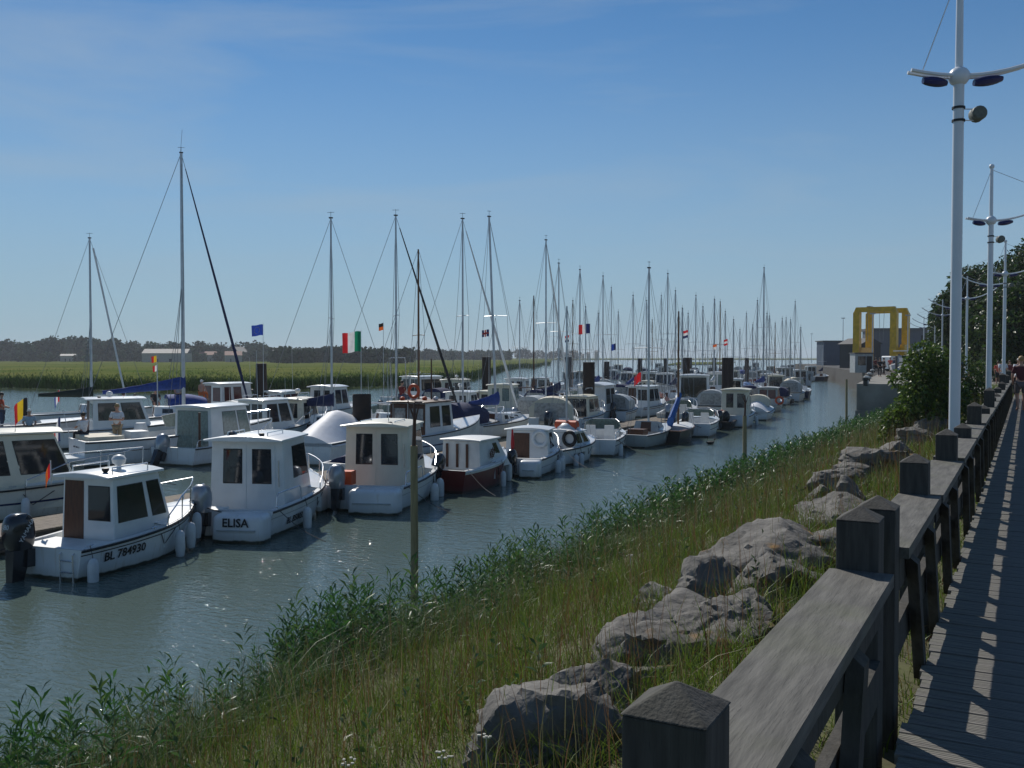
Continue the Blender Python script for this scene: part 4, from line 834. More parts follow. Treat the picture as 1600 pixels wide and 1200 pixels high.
    def seats(s, x, z=.28, m=None):
        for y in (-.42, .42):
            b = MB().box(x, x + .45, y - .24, y + .24, z, z + .42); b.build('seat', m or offw, s.r); MB().hexa([(x, y-.23, z+.423), (x+.14, y-.23, z+.423), (x+.14, y+.23, z+.423), (x, y+.23, z+.423), (x-.08, y-.21, z+.95), (x+.03, y-.21, z+.95), (x+.03, y+.21, z+.95), (x-.08, y+.21, z+.95)]).build('seat_back', m or offw, s.r)
    def mast(s, u, H, m=None, boom=None, cover=None, jib=None, spread=True, r=.06, lean=(0, 0), zb=None, stays=True, vane=True, wr=.011):
        m = m or alu; x = s.L * u; zb = s.zs(u) + .3 if zb is None else zb; top = Vector((x + lean[0], lean[1], H))
        MB().tube([(x, 0, s.zs(u) * .5), (x + lean[0]*.5, lean[1]*.5, H*.5), top], [r, r, r*.75], 8).build('mast', m, s.r, True)
        if vane: MB().tube([top, top + Vector((0, 0, .35))], .01, 4).tube([top + Vector((-.18, 0, .3)), top + Vector((.18, 0, .32))], .01, 4).box(top.x - .1, top.x + .1, -.06 + top.y, .06 + top.y, H, H + .06).build('wind_vane', black, s.r)
        if spread:
            h = H * .55; MB().tube([(x + lean[0]*.55, -.75, h - .03), (x + lean[0]*.55, 0, h), (x + lean[0]*.55, .75, h - .03)], .02, 5).build('spreaders', m, s.r)
        if stays:
            for sd_ in (-1, 1):
                MB().tube([top, (x + lean[0]*.55, sd_*.75, H*.55) if spread else (x, sd_*.5, H*.5), s.pt(u - .04, 1, sd_, -.03)], wr, 4).build('shroud', wire, s.r); MB().tube([(x + lean[0]*.55, 0, H * .54), s.pt(u - .1, 1, sd_, -.03)], wr, 4).build('lower_shroud', wire, s.r)
            MB().tube([top, (.05, 0, s.fs + .05)], wr, 4).build('backstay', wire, s.r)
            MB().tube([top, (s.L * .98, 0, s.fb)], wr, 4).build('forestay', wire, s.r)
        if jib: 
            a, b = Vector((s.L*.97, 0, s.fb + .25)), top.lerp(Vector((s.L*.98, 0, s.fb)), .06); MB().tube([a, a.lerp(b, .15), a.lerp(b, .6), b], [.04, .085, .06, .025], 8).build('furled_jib', jib, s.r, True)
        if boom:
            zb_ = s.zs(u) + boom[1]; x1 = x - boom[0]; MB().tube([(x - .08, 0, zb_), (x1, 0, zb_ + boom[2])], .045, 7).build('boom', m, s.r, True)
            if cover:
                rs = []; nn = 16
                for i in range(nn + 1):
                    f = i / nn; xx = x + .1 + (x1 - x - .1) * f; hh = (.50 * (1 - f) ** 1.4 + .13) * (1 + .12 * noise.noise(Vector((f * 7, zb_, 0)))); ww = .15 * (1 - .45 * f); zc = zb_ + boom[2] * f
                    rs.append([(xx, ww * math.sin(2*math.pi*k/10) * (1 + .2 * noise.noise(Vector((f * 9, k, 1)))), zc - .09 + (hh + .09) * (.5 - .5 * math.cos(2*math.pi*k/10))) for k in range(10)])
                MB().rings(rs).build('sail_cover', cover, s.r, True)
        return s
    def cabin_trunk(s, u0, u1, w, h, m=None, ports=3, gl=None):
        x0, x1 = s.L*u0, s.L*u1; z = min(s.zs(u0), s.zs(u1)) - .02; w2 = w/2
        A = [(x0, -w2, z), (x0, w2, z), (x1, w2*.55, z + .06), (x1, -w2*.55, z + .06)]; T = [(x0 + .1, -w2*.85, z + h), (x0 + .1, w2*.85, z + h), (x1 - .5, w2*.5, z + h*.75), (x1 - .5, -w2*.5, z + h*.75)]
        MB().add(A + T, [(0,1,5,4), (1,2,6,5), (2,3,7,6), (3,0,4,7), (4,5,6,7)]).build('cabin', m or white, s.r)
        for q in ((A[0], A[3], T[3], T[0]), (A[2], A[1], T[1], T[2])):
            for k in range(ports):
                u = .12 + .76 * k / ports; c = [bil(*q, a, b) for a, b in ((u, .35), (u + .17, .35), (u + .17, .8), (u, .8))]; quadbox(*c, .008).build('porthole', gl or glass, s.r)
        c = [(x0 - .004, .28, z + .0), (x0 - .004, -.28, z), (x0 + .08, -.25, z + h*.92), (x0 + .08, .25, z + h*.92)]; quadbox(*c, .012).build('companionway', brownw, s.r)
        return s
    def ring_buoy(s, x, y, z, m=None, rot=0):
        b = MB(); R, r = .27, .075; n = 16
        rs = [[(x + r*math.sin(2*math.pi*k/8)*.9, y + (R + r*math.cos(2*math.pi*k/8))*math.cos(2*math.pi*i/n), z + (R + r*math.cos(2*math.pi*k/8))*math.sin(2*math.pi*i/n)) for k in range(8)] for i in range(n + 1)]
        return b.rings(rs, caps=False).build('life_ring', m or orange, s.r, True)
def roofkit(b, x, z, w, seed=0, ball=True):
    rnd = random.Random(seed)
    if ball: MB().lathe([(.05, 0), (.05, .1), (.13, .16), (.15, .24), (.1, .31), (.03, .33)], (x + .5, rnd.uniform(-.3, .3), z), 12).build('radar_dome', offw, b.r, True)
    MB().tube([(x, -w*.4, z), (x, -w*.4, z + .12), (x + 1.0, -w*.4, z + .12), (x + 1.0, -w*.4, z)], .014, 5).build('roof_rail', steel, b.r); MB().tube([(x, w*.4, z), (x, w*.4, z + .12), (x + 1.0, w*.4, z + .12), (x + 1.0, w*.4, z)], .014, 5).build('roof_rail', steel, b.r)
    l = MB().lathe([(.04, 0), (.07, .05), (.07, .09), (.02, .1)], (x - .05, -w*.3, z + .02), 8).build('deck_light', black, b.r)
def at_mast(px, d, a, L, u):                                  # stern pixel and depth for a boat whose mast foot shows at px
    mp_ = D(px, 557, d); yw = yaw_of(a); v = Vector((mp_.x, mp_.y, 0)) - Vector((math.cos(yw), math.sin(yw), 0)) * L * u - EYE; dd2 = v.dot(fh)
    return 800 + FPX * v.dot(RT) / dd2, dd2
# ------------------------------------------------------------ first row, nearest first
b = Boat('cabin_boat', 72, 905, 21, 4.3, 1.95, 'white cabin boat lettered BL 784930 in the foreground', .62, .98)
b.hull(h_white, deck_from=.52, stripe=(black, .80, .835)); b.house(1.05, 2.45, 1.42, .3, 1.55, white, aft='dooropen', rake=.5, sidewin=((.08, .58), (.68, .93)), vwin=(.42, .88)); roofkit(b, 1.2, 1.93, 1.3, 1)
b.motor(.42, bmotor, 1.12, 4, txt=('YAMAHA', '80')); b.pulpit(.55, .5); b.ladder(-.72); b.side_text('BL 784930', .27, .6, -1, .25); 
MB().box(.1, 1.0, -.9, .9, .56, .6).build('stern_platform', offw, b.r)
for u, sz in ((.04, 1), (.62, 1), (.76, 1), (.93, 1.05)): b.fender(u, -1, .05, sz)
b.line((.1, .8, .7), (-3.2, 2.2, .9)); MB().add([(1.9, -.62, .95), (2.05, -.3, 1.2), (2.25, -.62, .93)], [(0, 1, 2)]).build('yellow_cloth', mat('yellow_cloth', (.5, .25, .02), .8), b.r)
b = Boat('cabin_boat', -185, 822, 58, 6.4, 2.4, 'cream wheelhouse boat cut by the left edge of the view', .8, 1.15)
b.hull(h_cream, deck_from=.5, stripe=(navy, .5, .56), liner=cream); b.house(1.6, 3.9, 1.8, .5, 1.75, cream, aft='doors', rake=.75, sidewin=((.12, .45), (.55, .97)), vwin=(.4, .9), over=.3); roofkit(b, 2, 2.32, 1.6, 2); b.pulpit(.5, .55); b.fender(.5, -1)
b = Boat('pilothouse_boat', 350, 842, 8, 5.8, 2.65, 'white pilothouse boat named ELISA with silver outboard', .68, 1.0)
b.hull(h_white, deck_from=.55, stripe=(greyp, .70, .735)); b.house(1.35, 3.1, 2.0, .3, 1.9, white, aft='doors', rake=.55, sidewin=((.35, .93),), vwin=(.48, .9), over=.28, crown=.1)
b.motor(.45, silver, 1.05, 8); b.pod(-1.2, .08, .55); b.pod(.85, 1.2, .5); text_mesh('ELISA', .27, blk, 'name_lettering', b.r, (-.545, -.52, .47), (math.radians(87), 0, math.radians(-90)), bold=.006); b.side_text('BL B50035', .27, .42, -1, .24); b.side_rail(.05, .3, .36); b.pulpit(.55, .45)
MB().box(.08, .5, .1, 1.0, .62, .68).build('stern_bench', offw, b.r)
for u in (.3, .78, .86, .93): b.fender(u, -1, .05, 1.05)
b.antenna(1.6, -.2, 2.25, 2.2); roofkit(b, 1.4, 2.28, 1.3, 3, False); MB().hexa([(3.4, -.7, 1.0), (3.7, -.75, 1.0), (3.7, -.45, 1.0), (3.4, -.45, 1.0), (3.45, -.65, 1.35), (3.65, -.7, 1.4), (3.6, -.5, 1.4), (3.45, -.5, 1.35)]).build('orange_life_jacket', orange, b.r)
MB().ell((1.6, .5, 2.33), (.16, .13, .1)).build('searchlight', bmotor, b.r)
b = Boat('pilothouse_boat', 566, 800, 10, 6.0, 2.6, 'cream pilothouse boat with blank stern right of ELISA', .72, 1.05)
b.hull(h_white, deck_from=.55, stripe=(greyp, .66, .69)); b.house(1.3, 3.0, 2.0, .32, 1.95, cream, aft='doors', rake=.55, sidewin=((.35, .93),), vwin=(.45, .9), over=.25, crown=.09); b.motor(.62, silver, 1.05, 6, x=-.2); b.pod(-1.18, .25, .55); b.pod(.98, 1.18, .5); b.pulpit(.55, .45)
b.side_rail(.05, .3, .36)
for u in (.42, .56, .72): b.fender(u, -1, .1, 1.2)
b.fender(.86, -1, .1, 1.7, black, 'black'); b.antenna(1.5, -.3, 2.25, 1.9); roofkit(b, 1.4, 2.3, 1.3, 4, False)
MB().box(.1, .5, .35, .75, .72, 1.1).build('orange_fuel_bag', orange, b.r)
b = Boat('wooden_motorboat', 690, 770, 27, 4.2, 1.9, 'red hulled boat with white cuddy and a ship wheel emblem', .72, 1.1)
b.hull(h_red, rub=white, deck_from=.45, stripe=(white, .84, 1.0), liner=white); b.house(1.2, 2.6, 1.5, .6, .95, offw, aft='plain', rake=.9, sidewin=((.62, .8),), front=False, over=.05, crown=.03, vwin=(.5, .85), name='cuddy')
for y in (.5, .12, -.25): MB().box(1.165, 1.195, y - .04, y + .04, .68, 1.45).build('dark_batten', brownw, b.r)
wh = MB(); 
for k in range(8): wh.tube([(0, 0, 0), (.2*math.cos(k*math.pi/4), 0, .2*math.sin(k*math.pi/4))], .012, 4)
wh.tube([(.14*math.cos(2*math.pi*k/16), 0, .14*math.sin(2*math.pi*k/16)) for k in range(17)], .02, 5); w_ = wh.build('ship_wheel_emblem', brownw, b.r); w_.location = (1.95, -.775, 1.12); w_.rotation_euler = (math.radians(4), 0, math.radians(3))
b.motor(.1, bmotor, .9, 42); b.fender(.55, -1, .2, .9); b.fender(.86, -1, .2, 1.1); b.line((.2, .6, .8), (-2.2, 2.5, .6))
b = Boat('cabin_boat', 806, 745, 16, 4.5, 2.1, 'white cabin boat with brown door and a furled tricolour', .66, 1.0)
b.hull(h_white, deck_from=.4, stripe=(greyp, .5, .54)); b.house(1.5, 2.7, 1.7, .4, 1.15, white, aft='plain', rake=1.1, sidewin=((.2, .6),), front=True, over=.04, name='cabin'); quadbox((1.49, .5, .45), (1.49, -.1, .45), (1.51, -.1, 1.45), (1.51, .5, 1.45), .012).build('brown_door', brownw, b.r)
b.ring_buoy(1.45, -.52, 1.25, white); b.pod(-.98, -.2, .45); b.pod(.35, .98, .45); b.motor(0.08, bmotor, .9, 10, z=.4); [b.fender(u, -1, .1, 1.1) for u in (.38, .5, .6)]; b.pulpit(.6, .4); MB().tube([(.05, .1, .6), (-.12, .1, 1.75)], .014, 5).build('flagstaff', offw, b.r)
MB().tube([(-.1, .1, 1.7), (-.14, .08, 1.2), (-.1, .1, .85)], [.03, .07, .04], 6).build('furled_flag', mat('flag_red', (.5, .02, .025), .8), b.r)
b = Boat('day_boat', 850, 728, 32, 4.1, 1.85, 'white day boat with orange bundle on the cabin top', .66, .95)
b.hull(h_white, deck_from=.35); b.house(1.3, 2.3, 1.4, .5, .75, white, aft='plain', rake=.9, sidewin=((.15, .45), (.55, .85)), front=False, over=.03, name='cuddy'); b.side_text('BL 501291', .34, .55, -1, .22)
MB().tube([(1.9, -.45, 1.5), (1.9, .5, 1.5)], .19, 10).build('orange_bundle', orange, b.r, True); MB().lathe([(.5, 0), (.48, .12), (.3, .3), (.05, .36)], (2.0, 0, 1.28), 12).build('upturned_dinghy', offw, b.r, True); b.ring_buoy(1.26, -.45, 1.0, black); b.motor(.2, bmotor, .8, 15); b.fender(.2, -1, .1); b.fender(.3, -1, .1)
b.mast(.45, ZAT(478, 39), r=.045, spread=False, vane=False, wr=.007)
b = Boat('open_motorboat', 928, 713, 14, 5.2, 2.1, 'open white motorboat with windscreen and two seats', .72, 1.0)
b.hull(h_white, deck_from=.55, stripe=(navy, .62, .66)); b.windscreen(2.9, 1.7, .95, .5); b.seats(1.7); MB().box(2.4, 2.75, -.75, .75, .3, 1.0).build('dashboard', offw, b.r); MB().box(.12, .6, -.35, .3, .28, .5).build('stern_step', offw, b.r); b.side_rail(.03, .25, .3); b.fender(.1, -1, .1)
b = Boat('old_sailboat', 983, 700, 30, 4.8, 2.0, 'weathered grey sailing boat with open cockpit', .62, .9)
b.hull(h_grey, deck_from=.45, liner=greyp); b.cabin_trunk(.42, .78, 1.3, .5, greyp, 2); b.mast(.5, ZAT(410, 44), r=.06, wr=.008); MB().box(.5, 1.1, -.5, .3, .3, .85).build('engine_box', brownw, b.r)
b = Boat('sailing_dinghy', 1036, 694, 26, 4.2, 1.9, 'black hulled sailing dinghy with blue sail and wooden mast', .66, .85)
b.hull(h_black, rub=woodm, deck_from=.4, deckm=offw, liner=woodm); b.mast(.62, ZAT(486, 49), woodm, r=.055, spread=False, vane=False, wr=.007)
MB().rings([[(1.2 + 1.7*f, (.10 + .08*(1-f)) * math.cos(k*math.pi/4), 1.0 + 1.3 * f + (.16 + .12 * (1-f)) * math.sin(k*math.pi/4)) for k in range(8)] for f in (0, .3, .6, 1)]).build('furled_blue_sail', mat('sail_blue', (.03, .12, .36), .8, .2, 6, bump=.2), b.r, True)
b = Boat('sport_boat', 1082, 683, 20, 5.2, 2.1, 'white sport boat with black outboard beside the black dinghy', .72, 1.0)
b.hull(h_white, deck_from=.5, stripe=(navy, .55, .59)); b.windscreen(2.7, 1.7, .95, .42); b.seats(1.5); b.motor(.35, bmotor, 1.05, 12); b.pulpit(.6, .35)
b = Boat('inflatable_boat', 1122, 671, 20, 3.8, 1.7, 'dark inflatable boat piled with gear', .45, .6); b.hull(h_black, rub=black, deck_from=.7, deckm=black, liner=black); b.motor(-.1, bmotor, 1.1, 10)
MB().ell((1.5, 0, .75), (.5, .4, .35)).build('gear_heap', redc, b.r, True); MB().ell((.7, -.3, .7), (.35, .3, .4)).build('gear_bag', black, b.r, True)
b = Boat('pilothouse_boat', 1145, 668, 20, 5.4, 2.1, 'white pilothouse boat with two door windows behind the second stake', .72, 1.05); b.hull(h_white, deck_from=.55); b.house(1.1, 2.9, 1.75, .32, 1.9, cream, aft='doors', rake=.55, sidewin=((.3, .93),), over=.2); b.pulpit(.55); b.fender(.5, -1)
b = Boat('day_boat', 1178, 657, 22, 5.2, 2.0, 'day boat under a cream folded cover right of the second stake', .6, .9); b.hull(h_white, deck_from=.5); b.tarp(whitec, .5, .3, 0, .55); b.canopy(1.6, 3.3, 1.6, .9, .8, creamc)
b = Boat('cabin_boat', 1195, 644, 24, 5.2, 2.0, 'small grey cabin boat with red life ring on its side', .6, .95); b.hull(h_grey, deck_from=.5); b.house(1.2, 2.7, 1.6, .5, 1.3, greyp, aft='two', gl=glassr, rake=.6); b.ring_buoy(.6, -1.0, .9)
b = Boat('day_boat', 1213, 633, 24, 5, 2.0, 'dark canopied day boat farther along the row', .6, .9); b.hull(h_white, deck_from=.5); b.canopy(.9, 3.0, 1.7, .75, .85, navy); b.motor(0)
b = Boat('motor_cruiser', 1232, 628, 24, 6, 2.3, 'white cruiser with black outboard and grey canopy', .8, 1.15); b.hull(h_white, deck_from=.5); b.canopy(1.0, 3.4, 1.9, .9, 1.2, greyp, clear); b.motor(0, bmotor, 1.1); b.pulpit()
for i, (px, py) in enumerate(((1247, 615), (1256, 604), (1264, 596), (1272, 591))):
    b = Boat('motor_cruiser', px, py, 0, 6.4, 2.4, 'distant white cruiser at the far end of the outer row, %s' % ('nearest of four', 'second of four', 'third of four', 'farthest of four')[i], .8, 1.15); b.hull(h_white, deck_from=.5)
    if i % 2: b.house(1.5, 3.4, 1.9, .7, 1.6, white, aft='two', rake=.6)
    else: b.canopy(.8, 3.2, 1.9, .8, 1.1, (creamc, navy, greyp)[i % 3])
    b.motor(0)
for i, o in enumerate(ROW1): o.kit(i)
# ------------------------------------------------------------ second row and beyond
CRUISER = b = Boat('motor_cruiser', 120, 727, 52, 8.2, 2.8, 'large white sports cruiser with windscreen and stern platform', 1.0, 1.55, full=.4)
b.hull(h_white, deck_from=.52, stripe=(blk, .56, .585), floor=.5); MB().box(-.75, .05, -1.2, 1.2, .28, .40).build('swim_platform', white, b.r); MB().box(.2, 1.5, -1.05, 1.05, 1.0, 1.16).build('sun_pad', creamc, b.r); MB().box(1.8, 2.5, -1.0, -.1, .5, 1.3).build('cockpit_seat', offw, b.r)
b.windscreen(4.2, 2.2, 1.3, .6); MB().lathe([(.3, 0), (.28, .1), (.2, .3)], (2.6, .4, 1.25), 10).build('helm_seat', offw, b.r, True); b.side_text('20657', .66, .5, -1, .28); b.marks((-.012, .45, .7), 9, .085, .06); b.pulpit(.55, .4); MB().tube([(0, 1.0, 1.0), (-.25, 1.05, 2.2)], .016, 5).build('flagstaff', offw, b.r)
b = Boat('pilothouse_boat', 270, 728, 24, 6.2, 2.5, 'white boat with green curtained cabin doors and silver outboard', .72, 1.1); b.hull(h_white, deck_from=.6); b.house(1.1, 3.4, 1.95, .34, 1.9, white, aft='slide', gl=glassg, rake=.6, sidewin=((.3, .65), (.7, .95))); b.motor(.45, silver, 1.1, 28, z=.5); b.side_rail(.02, .16, .3, (-1,)); b.pulpit(.6)
MB().tube([(.4, -1.0, .75), (.4, -1.0, 2.1)], .05, 6).build('wooden_post', brownw, b.r)
b = Boat('covered_boat', 480, 728, 14, 5.8, 2.3, 'boat wholly wrapped in a white tarpaulin', .9, 1.1); b.hull(h_white, deck_from=.5); b.tarp(whitec, 1.05, .45)
b = Boat('covered_boat', 535, 752, 20, 4.8, 1.9, 'low boat with navy cover behind the cream pilothouse boat', .6, .9); b.hull(h_white, deck_from=.55); b.tarp(navy, .3, .4, .05, .6); MB().lathe([(.25, 0), (.27, .3), (.25, .55), (.05, .57)], (3.4, -.2, 1.0), 12).build('blue_drum', bluec, b.r, True)
b = Boat('work_boat', 612, 712, 30, 7.2, 2.5, 'work boat with brown wooden wheelhouse and orange life ring on top', .85, 1.4); b.hull(h_white, rub=blackh, deck_from=.5, stripe=(navy, .4, .46)); b.house(1.2, 3.4, 2.0, .4, 1.85, offw, brownw, aft='plain', rake=.25, sidewin=((.15, .5), (.6, .9)), over=.25, crown=.03)
for y0, y1, m in ((.98, .86, brownw), (.80, .06, brownw), (-.02, -.92, brownw)): quadbox((1.19, y0, .45), (1.19, y1, .45), (1.21, y1, 2.2), (1.21, y0, 2.2), .015).build('aft_panel', m, b.r)
for y0, y1 in ((.72, .12), (-.1, -.84)): quadbox((1.165, y0, 1.2), (1.165, y1, 1.2), (1.18, y1, 2.0), (1.18, y0, 2.0), .012).build('aft_window', clear, b.r)
rg = b.ring_buoy(1.5, -.1, 2.75); 
for k in range(4): MB().ell((1.6 + .3*k, .6 - .4*k, 2.4), (.14, .12, .1)).build('roof_buoy', offw if k % 2 else orange, b.r, True)
b.mast(.42, 4.2, brownw, spread=False, stays=False, r=.04, vane=False)
b = Boat('motor_cruiser', 690, 690, 30, 6.2, 2.4, 'motor boat with peaked navy canopy', .75, 1.1); b.hull(h_white, deck_from=.5); b.canopy(.6, 3.2, 2.0, .8, 1.15, navy); [b.fender(u, -1, .1) for u in (.3, .5, .65)]; b.pulpit()
q_ = at_mast(776, 52, 32, 6.4, .45); b = Boat('sailboat', q_[0], 0, 32, 6.4, 2.3, 'sailing boat with ragged blue sail cover and leaning mast', .75, 1.0, 'sailboat', d=q_[1]); b.hull(h_white, deck_from=.4); b.cabin_trunk(.35, .8, 1.6, .5); b.mast(.45, ZAT(331, 50), boom=(2.6, .95, .1), cover=bluec, lean=(-.2, .35), r=.07)
b = Boat('motor_cruiser', 858, 692, 8, 6.6, 2.5, 'cruiser with cream canopy and clear windows and black outboard', .85, 1.2); b.hull(h_white, deck_from=.55); b.canopy(.7, 3.4, 2.2, .95, 1.35, creamc, clear); b.motor(.0, bmotor, 1.25, 10); [MB().box(-.25, .1, y - .25, y + .25, .75, 1.25).build('stern_moulding', offw, b.r) for y in (.75, -.75)]; b.pulpit()
b = Boat('pilothouse_boat', 915, 662, 25, 6.4, 2.4, 'white rounded cabin boat partly behind the thick mooring pile', .8, 1.2); b.hull(h_blue, deck_from=.5); b.house(1.0, 3.2, 2.0, .4, 2.0, white, aft='plain', rake=.6, over=.2, crown=.16); b.fender(.3, -1, .0, 1.2, black, 'black')
b = Boat('covered_boat', 1025, 641, 12, 5.2, 2.2, 'white boat under a brick red tarpaulin', .7, .95); b.hull(h_white, deck_from=.5); b.tarp(redc, .62, .3, .02, .7)
b = Boat('motor_cruiser', 1084, 648, 10, 8.0, 2.7, 'tall pale blue cruiser with two large dark aft windows', 1.15, 1.6); b.hull(h_blue, deck_from=.5, floor=.7); b.house(.9, 3.6, 2.3, 1.1, 1.75, white, aft='slide', rake=.8, over=.35); roofkit(b, 1.2, 2.95, 2.0, 8); b.pulpit(); b.marks((-.012, 1.0, .82), 8, .15, .12, greyp)
MB().ell((1.0, .95, 3.2), (.16, .16, .2)).build('lantern', offw, b.r, True)
# third row: far side pontoon
b = Boat('cabin_boat', 90, 700, 58, 6.6, 2.5, 'white cabin cruiser with people aboard at the left', .85, 1.2); b.hull(h_white, deck_from=.5, floor=.5); b.house(1.4, 3.6, 2.0, .6, 1.65, white, aft='dooropen', rake=.6, sidewin=((.1, .45), (.55, .93)), over=.3); roofkit(b, 1.8, 2.3, 1.8, 11)
b = Boat('motor_cruiser', -40, 690, 60, 6, 2.4, 'boat at the left edge with a blue engine cover', .8, 1.1); b.hull(h_white, deck_from=.5, floor=.45); b.motor(0, mat('motor_blue', (.06, .12, .25), .4), 1.2)
q_ = at_mast(142, 60, 62, 7.2, .5); b = Boat('sailboat', q_[0], 0, 62, 7.2, 2.5, 'sailing boat with dark green sail cover and tilted white pole', .8, 1.1, 'sailboat', d=q_[1]); b.hull(h_white, deck_from=.4); b.cabin_trunk(.4, .8, 1.7, .5); b.mast(.5, ZAT(373, 60), boom=(3.0, .95, .1), cover=greenc, r=.075); MB().tube([(5.7, -.3, 1.0), (3.8, 0, ZAT(388, 60))], .06, 7).build('furled_genoa', offw, b.r, True)
q_ = at_mast(286, 54, 66, 9.2, .58); b = Boat('sailboat', q_[0], 0, 66, 9.2, 2.9, 'largest sailing boat with royal blue sail cover and tall mast', .95, 1.3, 'sailboat', d=q_[1]); b.hull(h_white, deck_from=.4, floor=.6); b.cabin_trunk(.4, .8, 2.0, .55); b.mast(.58, ZAT(241, 54), boom=(4.2, 1.5, -.25), cover=bluec, jib=navy, r=.1, wr=.014); MB().tube([(5.3, 0, ZAT(240, 54)), (5.4, 0, ZAT(205, 54))], .008, 4).build('whip_antenna', black, b.r)
b = Boat('motor_cruiser', 215, 672, 62, 6.2, 2.4, 'motor boat with blue framed spray hood', .85, 1.2); b.hull(h_white, deck_from=.5); b.canopy(1.6, 3.8, 2.1, 1.0, 1.1, bluec, clear)
b = Boat('fishing_boat', 300, 662, 40, 7, 2.6, 'fishing boat with red curtained wheelhouse windows', .9, 1.4); b.hull(h_white, deck_from=.5); b.house(1.5, 3.8, 2.1, .5, 2.0, white, aft='dooropen', gl=glassr, rake=.3, sidewin=((.1, .3), (.4, .65))); b.ring_buoy(3.9, -.9, 1.8, black)
b = Boat('pilothouse_boat', 408, 663, 20, 5.8, 2.4, 'white cabin boat with dark red windows under the rusty pile', .75, 1.05); b.hull(h_white, deck_from=.55); b.house(1.0, 3.0, 1.9, .4, 1.6, white, aft='dooropen', gl=glassr, rake=.5); b.antenna(2.4, -.8, 2, 3.4)
b = Boat('pilothouse_boat', 487, 660, 22, 6.0, 2.4, 'pilothouse boat with two arched door windows and black outboard', .78, 1.15); b.hull(h_white, deck_from=.55); b.house(1.2, 3.0, 1.95, .4, 1.85, white, aft='doors', rake=.55, over=.3, crown=.12); b.motor(.75, bmotor, 1.2, 22); b.pulpit(); b.side_rail(.02, .2, .9)
b = Boat('trawler', 610, 640, 40, 8, 2.8, 'white trawler yacht with gantry and rooftop gear', 1.0, 1.5); b.hull(h_white, deck_from=.5); b.house(2.2, 5.0, 2.2, .7, 1.9, white, aft='two', rake=.6); MB().tube([(1.0, -.9, 1.0), (.8, -.9, 4.2), (.8, .9, 4.2), (1.0, .9, 1.0)], .04, 6).build('gantry', steel, b.r); roofkit(b, 2.8, 2.75, 2, 5); b.antenna(3, 0, 2.7, 2.6)
b = Boat('pilothouse_boat', 697, 640, 18, 6.2, 2.5, 'pilothouse boat with rooftop gear and orange buoy on its side', .8, 1.2); b.hull(h_white, deck_from=.55); b.house(1.3, 3.2, 2.0, .4, 1.95, cream, aft='doors', rake=.55); roofkit(b, 1.6, 2.45, 1.8, 7); b.ring_buoy(.6, 1.1, 1.1)
b = Boat('pilothouse_boat', 775, 656, 14, 6.0, 2.4, 'cream pilothouse boat with two green tinted door windows', .8, 1.1); b.hull(h_white, deck_from=.55); b.house(1.2, 3.0, 1.95, .4, 1.9, cream, aft='doors', gl=glassg, rake=.5); b.pulpit()
b = Boat('pilothouse_boat', 800, 634, 14, 6.0, 2.4, 'white pilothouse boat beyond the cream one', .8, 1.1); b.hull(h_white, deck_from=.55); b.house(1.2, 3.0, 1.95, .4, 1.9, white, aft='doors', rake=.5); b.pulpit()
b = Boat('motor_cruiser', 848, 640, 10, 6.5, 2.4, 'cruiser with grey folded canopy in the middle distance', .8, 1.15); b.hull(h_white, deck_from=.5); b.canopy(1, 3.2, 2, .85, 1.0, black, clear)
b = Boat('pilothouse_boat', 1012, 617, 14, 6.4, 2.5, 'white boat with wedge shaped cabin roof', .85, 1.2); b.hull(h_white, deck_from=.5); b.house(1.0, 3.4, 2.1, .5, 2.0, white, aft='two', rake=1.0, tum=.2)
b = Boat('fishing_boat', 1046, 620, 200, 6.4, 2.5, 'white bow of a fishing boat facing the viewer', 1.0, 1.7); b.hull(h_white, deck_from=.3, stripe=(navy, .3, .4)); b.house(1.5, 3.2, 1.9, .9, 1.6, white, aft='two', rake=.5)
b = Boat('fishing_boat', 1062, 612, 160, 7, 2.6, 'red hulled fishing boat beside the tall cruiser', 1.2, 1.9); b.hull(h_red, deck_from=.3); b.house(1.2, 3.2, 1.9, 1.0, 1.7, white, aft='two', rake=.4)
b = Boat('pilothouse_boat', 1120, 622, 14, 6.2, 2.5, 'white wheelhouse boat just right of the tall cruiser', .85, 1.2); b.hull(h_white, deck_from=.5); b.house(1.2, 3.2, 2.1, .5, 2.1, white, aft='two', rake=.5, gl=glassg)
b = Boat('fishing_boat', 1157, 608, 170, 6.8, 2.6, 'small red boat behind the paired piles', 1.0, 1.7); b.hull(h_red, deck_from=.3)
b = Boat('covered_boat', 1162, 622, 20, 5.6, 2.3, 'boat with bright blue cover right of the paired piles', .8, 1.1); b.hull(h_white, deck_from=.5); b.tarp(mat('tarp_blue', (.05, .14, .33), .7, .2, 5, bump=.2), .7, .4, .02, .7)
b = Boat('cabin_boat', 1200, 612, 16, 6.4, 2.5, 'white cabin boat with small square windows in the far cluster', .85, 1.2); b.hull(h_white, deck_from=.5); b.house(1.4, 3.6, 2.1, .6, 1.5, white, aft='two', rake=.5)
b = Boat('cabin_boat', 1228, 606, 10, 8, 2.8, 'far boat with a white hard top', 1.0, 1.4); b.hull(h_white, deck_from=.5); b.house(1.5, 4.5, 2.3, .8, 1.9, greyp, white, aft='two', rake=.6, over=.4)
rndb = random.Random(5)
